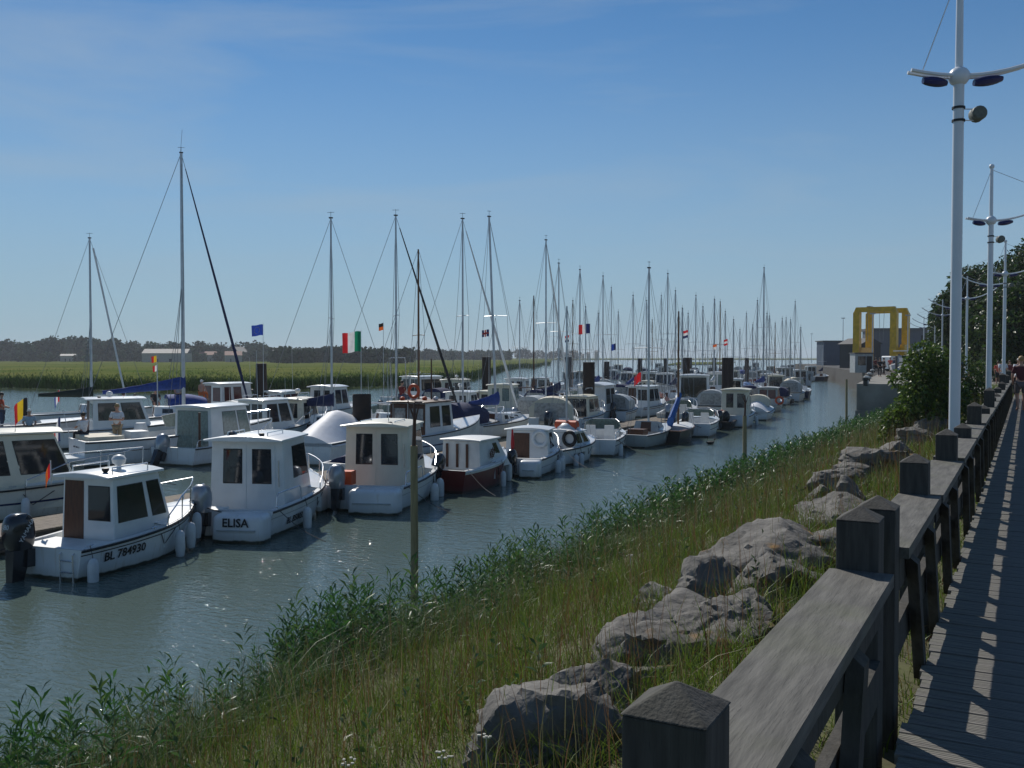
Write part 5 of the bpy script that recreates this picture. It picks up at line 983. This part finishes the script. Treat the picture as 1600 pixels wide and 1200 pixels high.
FILL = [(365, 700, 'small white boat between the curtained boat and the tarpaulin'), (432, 690, 'white boat left of the white tarpaulin'), (556, 676, 'boat behind the open topped brown pile'), (640, 668, 'boat just behind the work boat'), (664, 652, 'boat beyond the navy canopy'), (705, 668, 'boat between navy canopy and blue sail cover'), (742, 655, 'boat left of the cream green windowed one'), (738, 636, 'boat left of the dark pile by the white masts'), (815, 672, 'boat left of the cream canopy cruiser'), (826, 650, 'boat behind the cream canopy'), (835, 622, 'boat beyond the folded canopy cruiser'), (886, 672, 'boat right of the cream canopy cruiser'), (893, 640, 'boat left of the thickest pile'), (955, 660, 'boat right of the thickest pile'), (962, 634, 'boat right of the thickest pile, farther away'), (985, 652, 'boat behind the grey sailing boat'), (1000, 632, 'boat left of the brick red tarpaulin'), (1050, 664, 'boat left of the sport boat, behind the dinghy mast'), (1108, 652, 'boat between tall cruiser and white pilothouse'), (1172, 640, 'boat behind the cream covered day boat'), (1142, 632, 'boat under the dark pair of piles'), (1212, 618, 'boat left of the grey canopied cruiser'), (600, 655, 'boat below the trawler gantry'), (345, 676, 'boat right of the red curtained wheelhouse')]
FT = ['white cabin ', 'open white ', 'navy hooded ', 'cream cabin ', 'grey canopied ']
for i, (px, py, lb) in enumerate(FILL):
    kd = (i * 3) % 5; b = Boat('moored_boat', px, py, rndb.uniform(12, 34), rndb.uniform(5, 6.4), 2.2, FT[kd] + lb, .72, 1.1, group='boats filling the inner berths')
    b.hull(rndb.choice((h_white, h_white, h_cream, h_white, h_blue)), deck_from=.5, n=12, stripe=rndb.choice((None, (navy, .5, .56), (greyp, .6, .64), (redc, .75, .8))))
    if kd in (0, 3): b.house(1.2, rndb.uniform(2.6, 3.2), 1.75, .4, rndb.uniform(1.3, 1.9), (white, 0, 0, cream)[kd], aft=rndb.choice(('doors', 'two', 'dooropen', 'slide')), rake=rndb.uniform(.4, .9)); roofkit(b, 1.4, 2.3, 1.5, i, i % 2)
    elif kd == 1: b.windscreen(2.9, 1.7, .95, .5); b.seats(1.7)
    else: b.canopy(.9, 3.1, 1.9, .8, rndb.uniform(.9, 1.3), navy if kd == 2 else greyp, clear)
    if i % 3: b.motor(rndb.uniform(-.3, .4), rndb.choice((bmotor, silver, bmotor)), 1.0, rndb.choice((5, 10, 30)))
    b.pulpit(.55, .45); b.antenna(1.6, .3, 1.2, rndb.uniform(1.8, 3.2))
ORD = 'first second third fourth fifth sixth seventh eighth ninth tenth eleventh twelfth thirteenth'.split()
WH = ['white', 'cream topped', 'navy hooded', 'grey canopied', 'small white']
k = 0
for (x0, x1, y0, y1, cnt) in ((880, 1010, 600, 622, 7), (1000, 1200, 588, 604, 13), (1110, 1250, 580, 590, 10), (940, 1100, 580, 590, 8)):
    for i in range(cnt):
        px = x0 + (x1 - x0) * (i + rndb.random() * .7) / cnt; py = y0 + (y1 - y0) * rndb.random(); kd = k % 5
        b = Boat('moored_boat', px, py, rndb.choice((14, 20, 195, 10)), rndb.uniform(5.5, 7.5), 2.4, '%s boat, %s from the left in the %s line of the far cluster' % (WH[kd], ORD[i], 'nearer' if y0 == 600 else 'middle' if y0 == 588 else 'back right' if x0 == 1110 else 'back left'), .85, 1.25, group='boats of the far pontoons')
        b.hull(rndb.choice((h_white, h_white, h_white, h_blue, h_cream)), deck_from=.5, n=10)
        if kd in (0, 1, 4): b.house(1.3, 3.3, 2.0, .5, rndb.uniform(1.4, 2.0), (white, cream, white, white, white)[kd], aft='two', rake=.5)
        elif kd == 2: b.canopy(1, 3.3, 2, .85, 1.1, rndb.choice((navy, bluec)))
        else: b.canopy(1, 3.3, 2, .85, 1.1, greyp, clear)
        if kd == 0: b.motor(0)
        k += 1
# sailing boats known by their masts
SB = [(518, 342, 50, 90, 'with slim mast behind the pilothouse boat', dict()), (619, 338, 52, 70, 'with black furled jib on its forestay', dict(jib=black)), (723, 343, 54, 60, 'with pale furled jib and white mast', dict(jib=offw)), (654, 390, 50, 60, 'with plain wooden mast', dict(m=woodm, spread=True, vane=False)),
      (853, 376, 62, 30, 'with tall mast and pale jib right of the leaning mast', dict(jib=offw)), (834, 462, 78, 30, 'with short brown mast', dict(m=brownw, spread=False, vane=False)), (873, 412, 72, 30, 'with mast just right of the tall pair', dict()), (906, 422, 76, 20, 'with spreaders above the tricolour flag', dict()),
      (942, 432, 84, 20, 'with thin mast left of the taller bare mast', dict()), (989, 462, 90, 20, 'with short mast behind the grey sailing boat', dict(cover=bluec)), (935, 490, 98, 20, 'with low mast and blue bundle', dict(cover=bluec)), (1043, 428, 82, 20, 'with high bare mast above the tall cruiser', dict()), (1055, 455, 88, 20, 'with second mast above the tall cruiser', dict()), (1066, 482, 92, 20, 'with thick low mast above the tall cruiser', dict(r=.09)),
      (1087, 462, 98, 20, 'with mast left of the paired piles', dict(cover=bluec)), (1116, 468, 98, 20, 'with doubled mast beside the paired piles', dict(r=.09)), (1133, 487, 104, 20, 'with thin mast at the paired piles', dict()), (1156, 515, 116, 20, 'with lowest mast right of the paired piles', dict()), (1193, 419, 96, 30, 'with tallest far mast and blue sail cover', dict(cover=bluec, r=.085)), (1198, 490, 112, 30, 'with first of two close masts behind the tallest far one', dict()),
      (1202, 494, 118, 30, 'with second of two close masts behind the tallest far one', dict()), (1222, 498, 122, 30, 'with left mast of the last group', dict()), (1228, 497, 128, 30, 'with middle mast of the last group', dict()), (1242, 472, 118, 30, 'with high last mast toward the harbour wall', dict()), (1285, 540, 170, 30, 'with tiny mast by the harbour wall', dict())]
XM = [(812, 470), (865, 455), (895, 470), (915, 480), (955, 450), (966, 488), (1010, 470), (1019, 500), (1033, 462), (1075, 490), (1098, 480), (1106, 505), (1125, 472), (1146, 500), (1166, 490), (1176, 508), (1183, 470), (1211, 505), (1235, 500), (1251, 512)]
ON = 'first second third fourth fifth sixth seventh eighth ninth tenth eleventh twelfth thirteenth fourteenth fifteenth sixteenth seventeenth eighteenth nineteenth twentieth'.split()
SB += [(px, ty, 88 + 40 * ((i * 7) % 10) / 10, 20, 'with thin far mast, %s from the left of the small ones' % ON[i], dict(m=woodm) if i % 5 == 2 else dict()) for i, (px, ty) in enumerate(XM)]
for i, (px, ty, d, a, lb, kw) in enumerate(SB):
    H = ZAT(ty, d); L = max(5.5, min(8.5, H * .66)); u = .52; kw = dict(kw); cov = kw.pop('cover', None)
    mp_ = D(px, 557, d); yw = yaw_of(a); st = Vector((mp_.x, mp_.y, 0)) - Vector((math.cos(yw), math.sin(yw), 0)) * L * u
    v = st - EYE; dd2 = v.dot(fh); b = Boat('sailboat', 800 + FPX * v.dot(RT) / dd2, 0, a, L, 2.3, 'sailing boat ' + lb, .8, 1.1, 'sailboat', 'sailing boats in the marina', d=dd2)
    b.hull(h_white if i % 4 else h_navy, deck_from=.4, n=10); b.cabin_trunk(.38, .8, 1.6, .45, ports=2); b.mast(u, H, boom=(2.6, .9, .05) if kw.get('m') is not woodm or cov else None, cover=cov or (None if i % 3 else (navy, offw, bluec)[i % 2]), **kw)
# ------------------------------------------------------------ pontoons, piles, stakes
plank = grain('pontoon_boards', (.16, .13, .10), (.8, 6, 5)); flo = mat('pontoon_float', (.05, .048, .045), .8, .3, 3)
def pontoon(x0, x1, y0, y1, label):
    r = empty('pontoon', ((x0+x1)/2, y0, 0), 0, label, 'pontoon'); w = (x1-x0)/2
    MB().box(-w, w, 0, y1 - y0, .08, .38).build('float', flo, r); dk_ = MB(); yy = 0
    while yy < y1 - y0 - .1: dk_.box(-w - .03, w + .03, yy, yy + .14, .383, .43); yy += .15
    dk_.build('decking', plank, r, kind='stuff')
pontoon(-20.9, -19.4, 8, 84, 'long plank topped pontoon behind the first row of boats'); pontoon(-44, -42.5, 20, 190, 'far pontoon behind the second row of boats'); 
for i, y in enumerate((26, 40, 54, 70, 88)): pontoon(-19.37, -18.6, y, y + .9, 'short pontoon finger, %s from the viewer' % ('first', 'second', 'third', 'fourth', 'fifth')[i])
rust = mat('rusty_pile', (.045, .026, .018), .8, .35, 3, bump=.4, c2=(.018, .013, .011))
for i, (px, ty, w, lb) in enumerate(((408, 568, 18, 'rusty tapering mooring pile below the blue flag'), (760, 558, 14, 'dark mooring pile right of the white masts'), (888, 558, 11, 'mooring pile behind the cream canopy'), (920, 566, 18.5, 'thickest mooring pile in the middle of the marina'), (948, 565, 8.5, 'thin grey pile right of the thickest pile'), (1000, 560, 7, 'slim pile left of the wooden dinghy mast'), (1040, 560, 6, 'slim pale pile right of the wooden dinghy mast'), (1072, 559, 12, 'pile left of the pair above the tall cruiser'), (1078, 559, 7, 'pile directly behind the one above the tall cruiser'), (1133, 559, 10, 'front pile of the dark pair'), (1141, 559, 10, 'rear pile of the dark pair'), (1116, 559, 6, 'slim pile left of the dark pair'), (1167, 559.5, 6.5, 'slim pile right of the dark pair'))):
    d = min(.74 * FPX / w, 118); d = {408: 62, 920: 60, 1133: 82, 1141: 84}.get(px, d); p = D(px, 557, d); z = ZAT(ty, d); rr = w / FPX * d / 2
    o = MB().lathe([(rr * (1.12 if px == 408 else 1), -2), (rr * (1.1 if px == 408 else 1), 1), (rr * (.9 if px == 408 else 1), z), (rr * .8, z + .01)], (0, 0, 0), 18).build('mooring_pile', rust, None, True); o.location = (p.x, p.y, 0); tag(o, lb, 'pile', 'steel mooring piles')
p = D(565, 557, 41.5); o = MB(); rr = .40
o.lathe([(rr, -2), (rr, ZAT(616, 41.5)), (rr * .9, ZAT(616, 41.5)), (rr * .88, 1.2), (.01, 1.19)], (0, 0, 0), 20); o = o.build('mooring_pile', rust, None, True); o.location = (p.x, p.y, 0); tag(o, 'open topped brown steel pile left of the work boat', 'pile', 'steel mooring piles')
stk = mat('stake_wood', (.30, .24, .13), .8, .3, 4, stretch=(6, 6, .6), bump=.3)
for px, by, tz, rr, fork, lb in ((647, 935, 2.72, .072, True, 'nearest wooden stake with a dead branch on top'), (1163, 742, 2.15, .075, True, 'second wooden stake standing by the bank'), (1322, 674, 3.0, .07, False, 'third thin stake before the quay block')):
    p = P(px, by, 0); r = empty('mooring_stake', (p.x, p.y, -.5), .3, lb, 'stake', 'wooden stakes along the bank'); MB().tube([(0,0,0), (.01,0,tz*.5), (0,.02,tz + .5)], [rr, rr*.98, rr*.92], 10).build('stake', stk, r, True)
    if fork: MB().tube([(0,0,tz+.4), (.02,0,tz+1.0), (0,.05,tz+1.25)], [.04, .03, .02], 6).tube([(0.02,0,tz+.95), (-.12,.05,tz+1.3)], [.02, .01], 5).tube([(0.02,0,tz+.9), (.12,-.05,tz+1.25)], [.02, .008], 5).build('branch', brownw, r)
# ------------------------------------------------------------ flags
def clothmat(name, c):                                         # thin cloth that lets light through
    if name in MATS: return MATS[name]
    m = mat(name, c, .8, .1, 4); t = m.node_tree; p = t.nodes['Principled BSDF']; tr = t.nodes.new('ShaderNodeBsdfTranslucent'); mxs = t.nodes.new('ShaderNodeMixShader'); mxs.inputs[0].default_value = .5
    t.links.new(p.inputs['Base Color'].links[0].from_socket, tr.inputs['Color']); t.links.new(p.outputs[0], mxs.inputs[1]); t.links.new(tr.outputs[0], mxs.inputs[2]); t.links.new(mxs.outputs[0], t.nodes['Material Output'].inputs['Surface']); return m
fc = {k: clothmat('flagcloth_' + k, v) for k, v in dict(blue=(.02, .055, .30), red=(.5, .02, .025), white=(.66, .66, .66), green=(.01, .20, .10), black=(.012, .012, .012), yellow=(.62, .42, .02), orange=(.6, .12, .02), navy=(.012, .02, .09)).items()}
def flag(px, ty, d, w, h, cols, label, staff_bottom, vert=True, side=-1, droop=.15, stars=False, cross=False):
    p = D(px, ty, d); r = empty('flag', (p.x, p.y, staff_bottom), PSI, label, 'flag', 'flags on staffs'); top = p.z - staff_bottom
    MB().tube([(0, 0, 0), (0, 0, top + .06)], [.02, .012], 6).build('flagstaff', alu, r)
    nx_, nz_ = 12, 6
    def pt(u, v): return (side * u * w * (1 - .06 * u), .13 * w * math.sin(u * 6.5 + v) * u ** .5, top - v * h - droop * u * u * h + .03 * h * math.sin(u * 8))
    n = len(cols)
    for i, c in enumerate(cols):
        b = MB()
        for a in range(nx_ // n + 1 if vert else nx_):
            for e in range(nz_ if vert else max(2, nz_ // n)):
                na = nx_ // n + 1 if vert else nx_; ne = nz_ if vert else max(2, nz_ // n)
                f = lambda aa, ee: pt((i + aa / na) / n if vert else aa / na, ee / ne if vert else (i + ee / ne) / n)
                b.add([f(a, e), f(a+1, e), f(a+1, e+1), f(a, e+1)], [(0,1,2,3)])
        b.build('cloth', fc[c], r, True)
    if stars:
        b = MB()
        for k in range(12):
            c = Vector(pt(.5 + .2 * math.cos(k*math.pi/6), .5 + .3 * math.sin(k*math.pi/6))); 
            for yy in (-.014, .014): b.add([c + Vector((.028*math.cos(j*2*math.pi/6)*w, yy, .028*w*math.sin(j*2*math.pi/6))) for j in range(6)], [tuple(range(6))])
        b.build('stars', fc['yellow'], r)
    if cross:
        for uu in ((.42, .58, 0, 1), (0, 1, .38, .62)):
            for yy in (-.015, .015): MB().add([tuple(Vector(pt(uu[0] + (uu[1]-uu[0])*a/6, uu[2] + (uu[3]-uu[2])*e)) + Vector((0, yy, 0))) for e in (0, 1) for a in range(7)], [(a, a+1, a+8, a+7) for a in range(6)]).build('cross', fc['red'], r)
flag(411, 507, 60, .78, .68, ['blue'], 'blue European flag with a ring of stars', 1.2, stars=True)
flag(564, 518, 44, .92, .92, ['green', 'white', 'red'], 'large Italian tricolour flag', 2.2, droop=.12)
flag(599, 505, 58, .3, .42, ['black', 'orange'], 'tiny dark red pennant on a thin staff', 1.0, vert=False)
flag(764, 515, 70, .55, .5, ['navy', 'white', 'navy'], 'small British flag with red cross', 1.5, cross=True)
flag(922, 506, 75, .95, .75, ['navy', 'white', 'red'], 'large French tricolour among the masts', 1.0)
flag(889, 524, 90, .4, .6, ['red', 'white', 'navy'], 'small Dutch flag left of the French tricolour', 1.0, vert=False)
flag(1075, 516, 95, .55, .75, ['red', 'white', 'navy'], 'Dutch flag above the tall cruiser', 1.0, vert=False)
flag(1137, 530, 95, .4, .6, ['red', 'white', 'red'], 'small red and white flag over the paired piles', 1.0, vert=False)
flag(1120, 538, 97, .4, .5, ['orange', 'white'], 'small orange and white flag left of the paired piles', 1.0, vert=False)
flag(962, 537, 75, .35, .5, ['navy', 'blue'], 'small blue pennant right of the thin pile', 1.0)
flag(245, 556, 52, .32, .35, ['yellow', 'red'], 'upper red and yellow pennant above the blue sail cover', 1.6)
flag(246, 571, 52, .28, .32, ['white', 'red'], 'lower red and white pennant above the blue sail cover', 1.6)
flag(43, 622, 47, .72, .95, ['black', 'yellow', 'red'], 'drooping Belgian flag at the stern of the left cabin boat', 1.0, droop=.5)
flag(94, 652, 38, .28, .95, ['navy', 'white', 'red'], 'furled French flag on the sports cruiser stern', 1.0, droop=.9)
flag(93, 610, 60, .35, .7, ['red', 'white', 'blue'], 'small red flag near the green sail cover', 1.0, droop=.8)
flag(195, 712, 21.4, .16, .34, ['black', 'yellow', 'red'], 'small Belgian flag on the roof of boat BL 784930', 1.9, droop=.9)
flag(79, 724, 20.4, .12, .3, ['red', 'orange'], 'small red flag at the aft corner of boat BL 784930', 1.6, droop=.9)
flag(1002, 582, 52, .4, .5, ['red', 'red'], 'red flag behind the grey sailing boat', 1.0, side=-1, droop=.6)
# duck
p = P(1110, 694, 0); r = empty('duck', p, .8, 'dark duck swimming in the channel', 'duck'); dm = mat('duck_brown', (.03, .025, .018), .7, .3, 20)
MB().rings([[(x, w * math.cos(k*math.pi/4), z + hh * math.sin(k*math.pi/4)) for k in range(8)] for x, w, hh, z in ((-.24, .01, .01, .12), (-.17, .07, .05, .08), (-.05, .11, .09, .06), (.08, .10, .09, .06), (.16, .06, .06, .08), (.19, .035, .045, .13), (.20, .035, .04, .2), (.22, .045, .04, .24), (.27, .03, .03, .24), (.29, .01, .01, .235))]).build('body', dm, r, True); MB().box(.28, .34, -.015, .015, .225, .24).build('bill', mat('bill', (.3, .2, .03), .5), r)
# ================================================================ people
def skinmesh(name, V, E, R, m, parent, sub=2):
    me = bpy.data.meshes.new(name); me.from_pydata(V, E, []); o = bpy.data.objects.new(name, me); C.objects.link(o); o.parent = parent
    md = o.modifiers.new('skin', 'SKIN'); md.use_smooth_shade = True
    for i, r in enumerate(R): me.skin_vertices[0].data[i].radius = (r, r) if not isinstance(r, tuple) else r; me.skin_vertices[0].data[i].use_root = (i == 0)
    s = o.modifiers.new('sub', 'SUBSURF'); s.levels = sub; s.render_levels = sub; me.materials.append(m); return o
def cm(name, c): return mat('cloth_' + name, c, .85, .15, 9, bump=.1)
def person(loc, yaw, shirt, trousers, label, pose='stand', h=1.72, hair=None, cap=None, arms=None, sleeves=True, bend=0, shorts=False):
    """x forward, y left; one continuous skin body, clothes as children"""
    r = empty('person', loc, yaw, label, 'person', 'people'); k = h / 1.75
    sit = pose == 'sit'; hz = .95 if not sit else .12                 # pelvis height above the feet / seat
    b = math.radians(bend)
    def up(d, y=0, x=0): return (x + math.sin(b) * d, y, hz + math.cos(b) * d)
    pel = (0, 0, hz); wa = up(.18); ch = up(.40); nk = up(.56); hd0 = up(.64, 0, .01); hd = up(.74, 0, .02); ht = up(.84, 0, .01)
    V = [pel, wa, ch, nk, hd0, hd, ht]; E = [(0,1),(1,2),(2,3),(3,4),(4,5),(5,6)]; R = [.135, .12, (.16, .12), .055, .06, .098, .06]
    arm = arms or ((.05, .12, -.28), (.16, .06, -.5))
    for s in (1, -1):
        sh = up(.47, s*.19); el = (sh[0] + arm[0][0], sh[1] + s*arm[0][1]*.5, sh[2] + arm[0][2]); hn = (sh[0] + arm[1][0], sh[1] + s*(arm[1][1] - .04), sh[2] + arm[1][2]); fg = tuple(hn[i] + (hn[i] - el[i]) * .32 for i in range(3)); th = (hn[0] + .06, hn[1] - s*.03, hn[2] - .02)
        i = len(V); V += [sh, el, hn, fg, th]; E += [(2, i), (i, i+1), (i+1, i+2), (i+2, i+3), (i+2, i+4)]; R += [.065, .045, .032, .024, .014]
        if sit: hp, kn, an, to = (.02, s*.1, hz - .02), (.42, s*.13, hz + .02), (.45, s*.12, hz - .40), (.6, s*.13, hz - .42)
        else: hp, kn, an, to = (0, s*.1, hz - .07), (.03 + .04*s, s*.1, .5), (-.02 - .06*s, s*.1, .08), (.14 - .06*s, s*.12, .035)
        i = len(V); V += [hp, kn, an, to]; E += [(0, i), (i, i+1), (i+1, i+2), (i+2, i+3)]; R += [.09, .062, .042, .035]
    sc = lambda L: [tuple(c * k for c in v) for v in L]
    skinmesh('body', sc(V), E, [tuple(q*k for q in x) if isinstance(x, tuple) else x*k for x in R], skin, r)
    # shirt
    if shirt:
        VS = [up(.0), wa, ch, up(.5)]; ES = [(0,1),(1,2),(2,3)]; RS = [.15, .138, (.178, .14), .085]
        if sleeves:
            for s in (1, -1):
                j = 7 + (0 if s == 1 else 9); sh, el = V[j], V[j+1]; md = tuple(sh[q] + (el[q]-sh[q])*.75 for q in range(3)); i = len(VS); VS += [sh, md]; ES += [(2, i), (i, i+1)]; RS += [.08, .066]
        skinmesh('shirt', sc(VS), ES, [tuple(q*k for q in x) if isinstance(x, tuple) else x*k for x in RS], shirt, r)
    VT = [pel]; ET = []; RT_ = [.148]
    for s in (1, -1):
        j = 12 + (0 if s == 1 else 9); hp, kn, an = V[j], V[j+1], V[j+2]; lo = kn if shorts else tuple(an[q] + (kn[q]-an[q])*.12 for q in range(3)); i = len(VT); mid = tuple(hp[q] + (kn[q]-hp[q])*.9 for q in range(3)); VT += [hp, mid] + ([] if shorts else [lo]); ET += [(0, i), (i, i+1)] + ([] if shorts else [(i+1, i+2)]); RT_ += [.105, .08] + ([] if shorts else [.062])
    skinmesh('trousers', sc(VT), ET, [x*k for x in RT_], trousers, r)
    hm = cap or hair or hairm; c = Vector(hd) * k
    hb_ = MB().ell((c.x - .018*k, 0, c.z + .035*k), (.108*k, .095*k, .095*k), 12, 8)
    if cap: hb_.box(c.x + .04*k, c.x + .17*k, -.07*k, .07*k, c.z + .045*k, c.z + .06*k)
    hb_.build('cap' if cap else 'hair', hm, r, True)
    fc_ = MB(); 
    for s in (1, -1): fc_.ell((c.x + .088*k, s*.034*k, c.z + .0), (.01*k, .014*k, .009*k), 6, 4)
    fc_.ell((c.x + .088*k, 0, c.z - .058*k), (.008*k, .026*k, .007*k), 6, 4); fc_.build('eyes_and_mouth', hairm, r)
    MB().ell((c.x + .1*k, 0, c.z - .02*k), (.02*k, .014*k, .024*k), 6, 4).build('nose', skin, r); ea = MB()
    for s in (1, -1): ea.ell((c.x, s*.098*k, c.z - .005*k), (.02*k, .01*k, .03*k), 6, 4)
    ea.build('ears', skin, r)
    return r
wsh, bsh, rsh, osh, csh, dred = cm('white', (.6, .62, .65)), cm('pale_blue', (.33, .42, .5)), cm('red', (.16, .015, .015)), cm('orange', (.5, .07, .02)), cm('coral', (.62, .10, .07)), cm('maroon', (.08, .012, .018))
blsh, den, dk2, kh = cm('blue', (.03, .09, .28), ), cm('denim', (.05, .07, .12)), cm('dark', (.02, .02, .025)), cm('khaki', (.25, .2, .13))
grey_hair = mat('grey_hair', (.3, .28, .25), .7, .2, 20); cap_w = cm('cap_white', (.65, .65, .62)); blond = mat('blond_hair', (.30, .19, .07), .6, .2, 20)
def atd(px, py, d): return D(px, py, d)                       # feet or seat point at a depth
Y = lambda a: yaw_of(a)
fwd_arms = ((.12, .14, -.24), (.34, .02, -.26)); lap = ((.06, .16, -.26), (.28, .04, -.34))
person(atd(3, 672, 46), Y(70), osh, den, 'person in orange top standing at the left edge', 'stand', 1.75, arms=lap)
person(atd(46, 672, 44), Y(150), bsh, kh, 'seated man in pale blue shirt and white cap', 'sit', 1.75, cap=cap_w, arms=lap)
def aboard(bt, x, y, z): return Matrix.Translation(bt.loc) @ Matrix.Rotation(bt.yaw, 4, 'Z') @ Vector((x, y, z))
person(aboard(CRUISER, .45, .75, 1.1), Y(-60), wsh, dk2, 'dark haired person in white seen from the side on the sports cruiser', 'sit', 1.7, arms=fwd_arms)
person(aboard(CRUISER, 1.75, .7, .5), Y(175), wsh, kh, 'standing man in white shirt with folded arms', 'stand', 1.8, hair=blond, arms=((.1, .16, -.26), (.28, -.12, -.22)))
person(atd(193, 640, 54), Y(10), rsh, dk2, 'person in dark red top seen from behind on the sailing boat', 'sit', 1.75, arms=lap)
person(atd(211, 641, 54), Y(20), None, dk2, 'bare backed person sitting right of the one in red', 'sit', 1.65, arms=lap)
person(atd(243, 632, 56), Y(150), dk2, dk2, 'dark clothed person sitting under the blue sail cover', 'sit', 1.7, arms=lap)
person(atd(315, 617, 60), Y(20), None, cm('orange_short', (.5, .12, .03)), 'bare shouldered person with white hat on the wheelhouse roof', 'sit', 1.7, cap=cap_w, arms=lap)
person(atd(279, 640, 57), Y(0), cm('stripes', (.25, .25, .28)), dk2, 'person standing behind the blue sail cover by the mast', 'stand', 1.7)
person(atd(628, 622, 52), Y(40), rsh, den, 'crouched person on the trawler behind the life ring', 'sit', 1.7, arms=lap)
person(atd(1124, 664, 62.5), Y(120), osh, dk2, 'person in red sitting in the dark inflatable', 'sit', 1.7, arms=lap)
# promenade and quay (feet on the ground at z 2.3 / deck)
def ground(px, d, z): p = D(px, 557, d); return (p.x, p.y, z)
person(ground(1507, 82, 2.3), Y(30), blsh, den, 'walker in blue shirt left of the coral shirt', h=1.82)
person(ground(1517, 80, 2.3), Y(20), csh, dk2, 'walker in bright coral shirt on the promenade', h=1.72, shorts=True)
person(ground(1534, 86, 2.3), Y(200), cm('teal', (.05, .2, .2)), den, 'walker in teal behind the round bush', h=1.7)
person(ground(1541, 84, 2.3), Y(210), wsh, kh, 'walker in white beside the one in teal', h=1.68)
person(ground(1560, 66, 2.3), Y(20), csh, dk2, 'walker in pink red top near the third lamp', h=1.65, shorts=True)
person(ground(1567.5, 62, 2.3), Y(200), wsh, cm('pale_trousers', (.42, .43, .45)), 'walker all in white beside the third lamp', h=1.8, cap=cap_w)
person(ground(1578, 68, 2.3), Y(180), rsh, dk2, 'walker in dark red right of the third lamp', h=1.68)
person(ground(1586, 47, 2.3), Y(120), wsh, dk2, 'person in white leaning on the far end of the fence', h=1.72, hair=grey_hair, bend=38, arms=fwd_arms)
person(ground(1596, 30, DZ), Y(15), dred, cm('print', (.12, .1, .1)), 'woman in maroon dress walking away at the right edge', h=1.66, hair=blond, shorts=True)
person(ground(1592, 52, 2.4), Y(190), wsh, den, 'person in white cap behind the leaning one', h=1.75, cap=cap_w)
for i, (px, d, c, a) in enumerate(((1375, 92, dk2, 180), (1369, 110, rsh, 20), (1391, 120, csh, 200), (1397, 122, den, 30), (1381, 100, dk2, 90))):
    person(ground(px, d, 2.34), Y(a), c, dk2, ('dark clothed person walking on the quay edge', 'person in dark red under the hoist', 'person in coral right of the hoist leg', 'person in denim right of the coral one', 'person in black at the quay railing')[i], h=1.78)
# ================================================================ air
hz = MB().box(-2600, 2600, -50, 4000, -1.5, 26).build('haze', None, kind='stuff'); hm_ = bpy.data.materials.new('haze_air'); hm_.use_nodes = True; t = hm_.node_tree; t.nodes.remove(t.nodes['Principled BSDF'])
pv = t.nodes.new('ShaderNodeVolumePrincipled'); pv.inputs['Density'].default_value = .0002; pv.inputs['Color'].default_value = (.86, .92, 1, 1); pv.inputs['Anisotropy'].default_value = .2
t.links.new(pv.outputs[0], t.nodes['Material Output'].inputs['Volume']); hz.data.materials.clear(); hz.data.materials.append(hm_); tag(hz, 'pale summer haze over the estuary', 'haze')
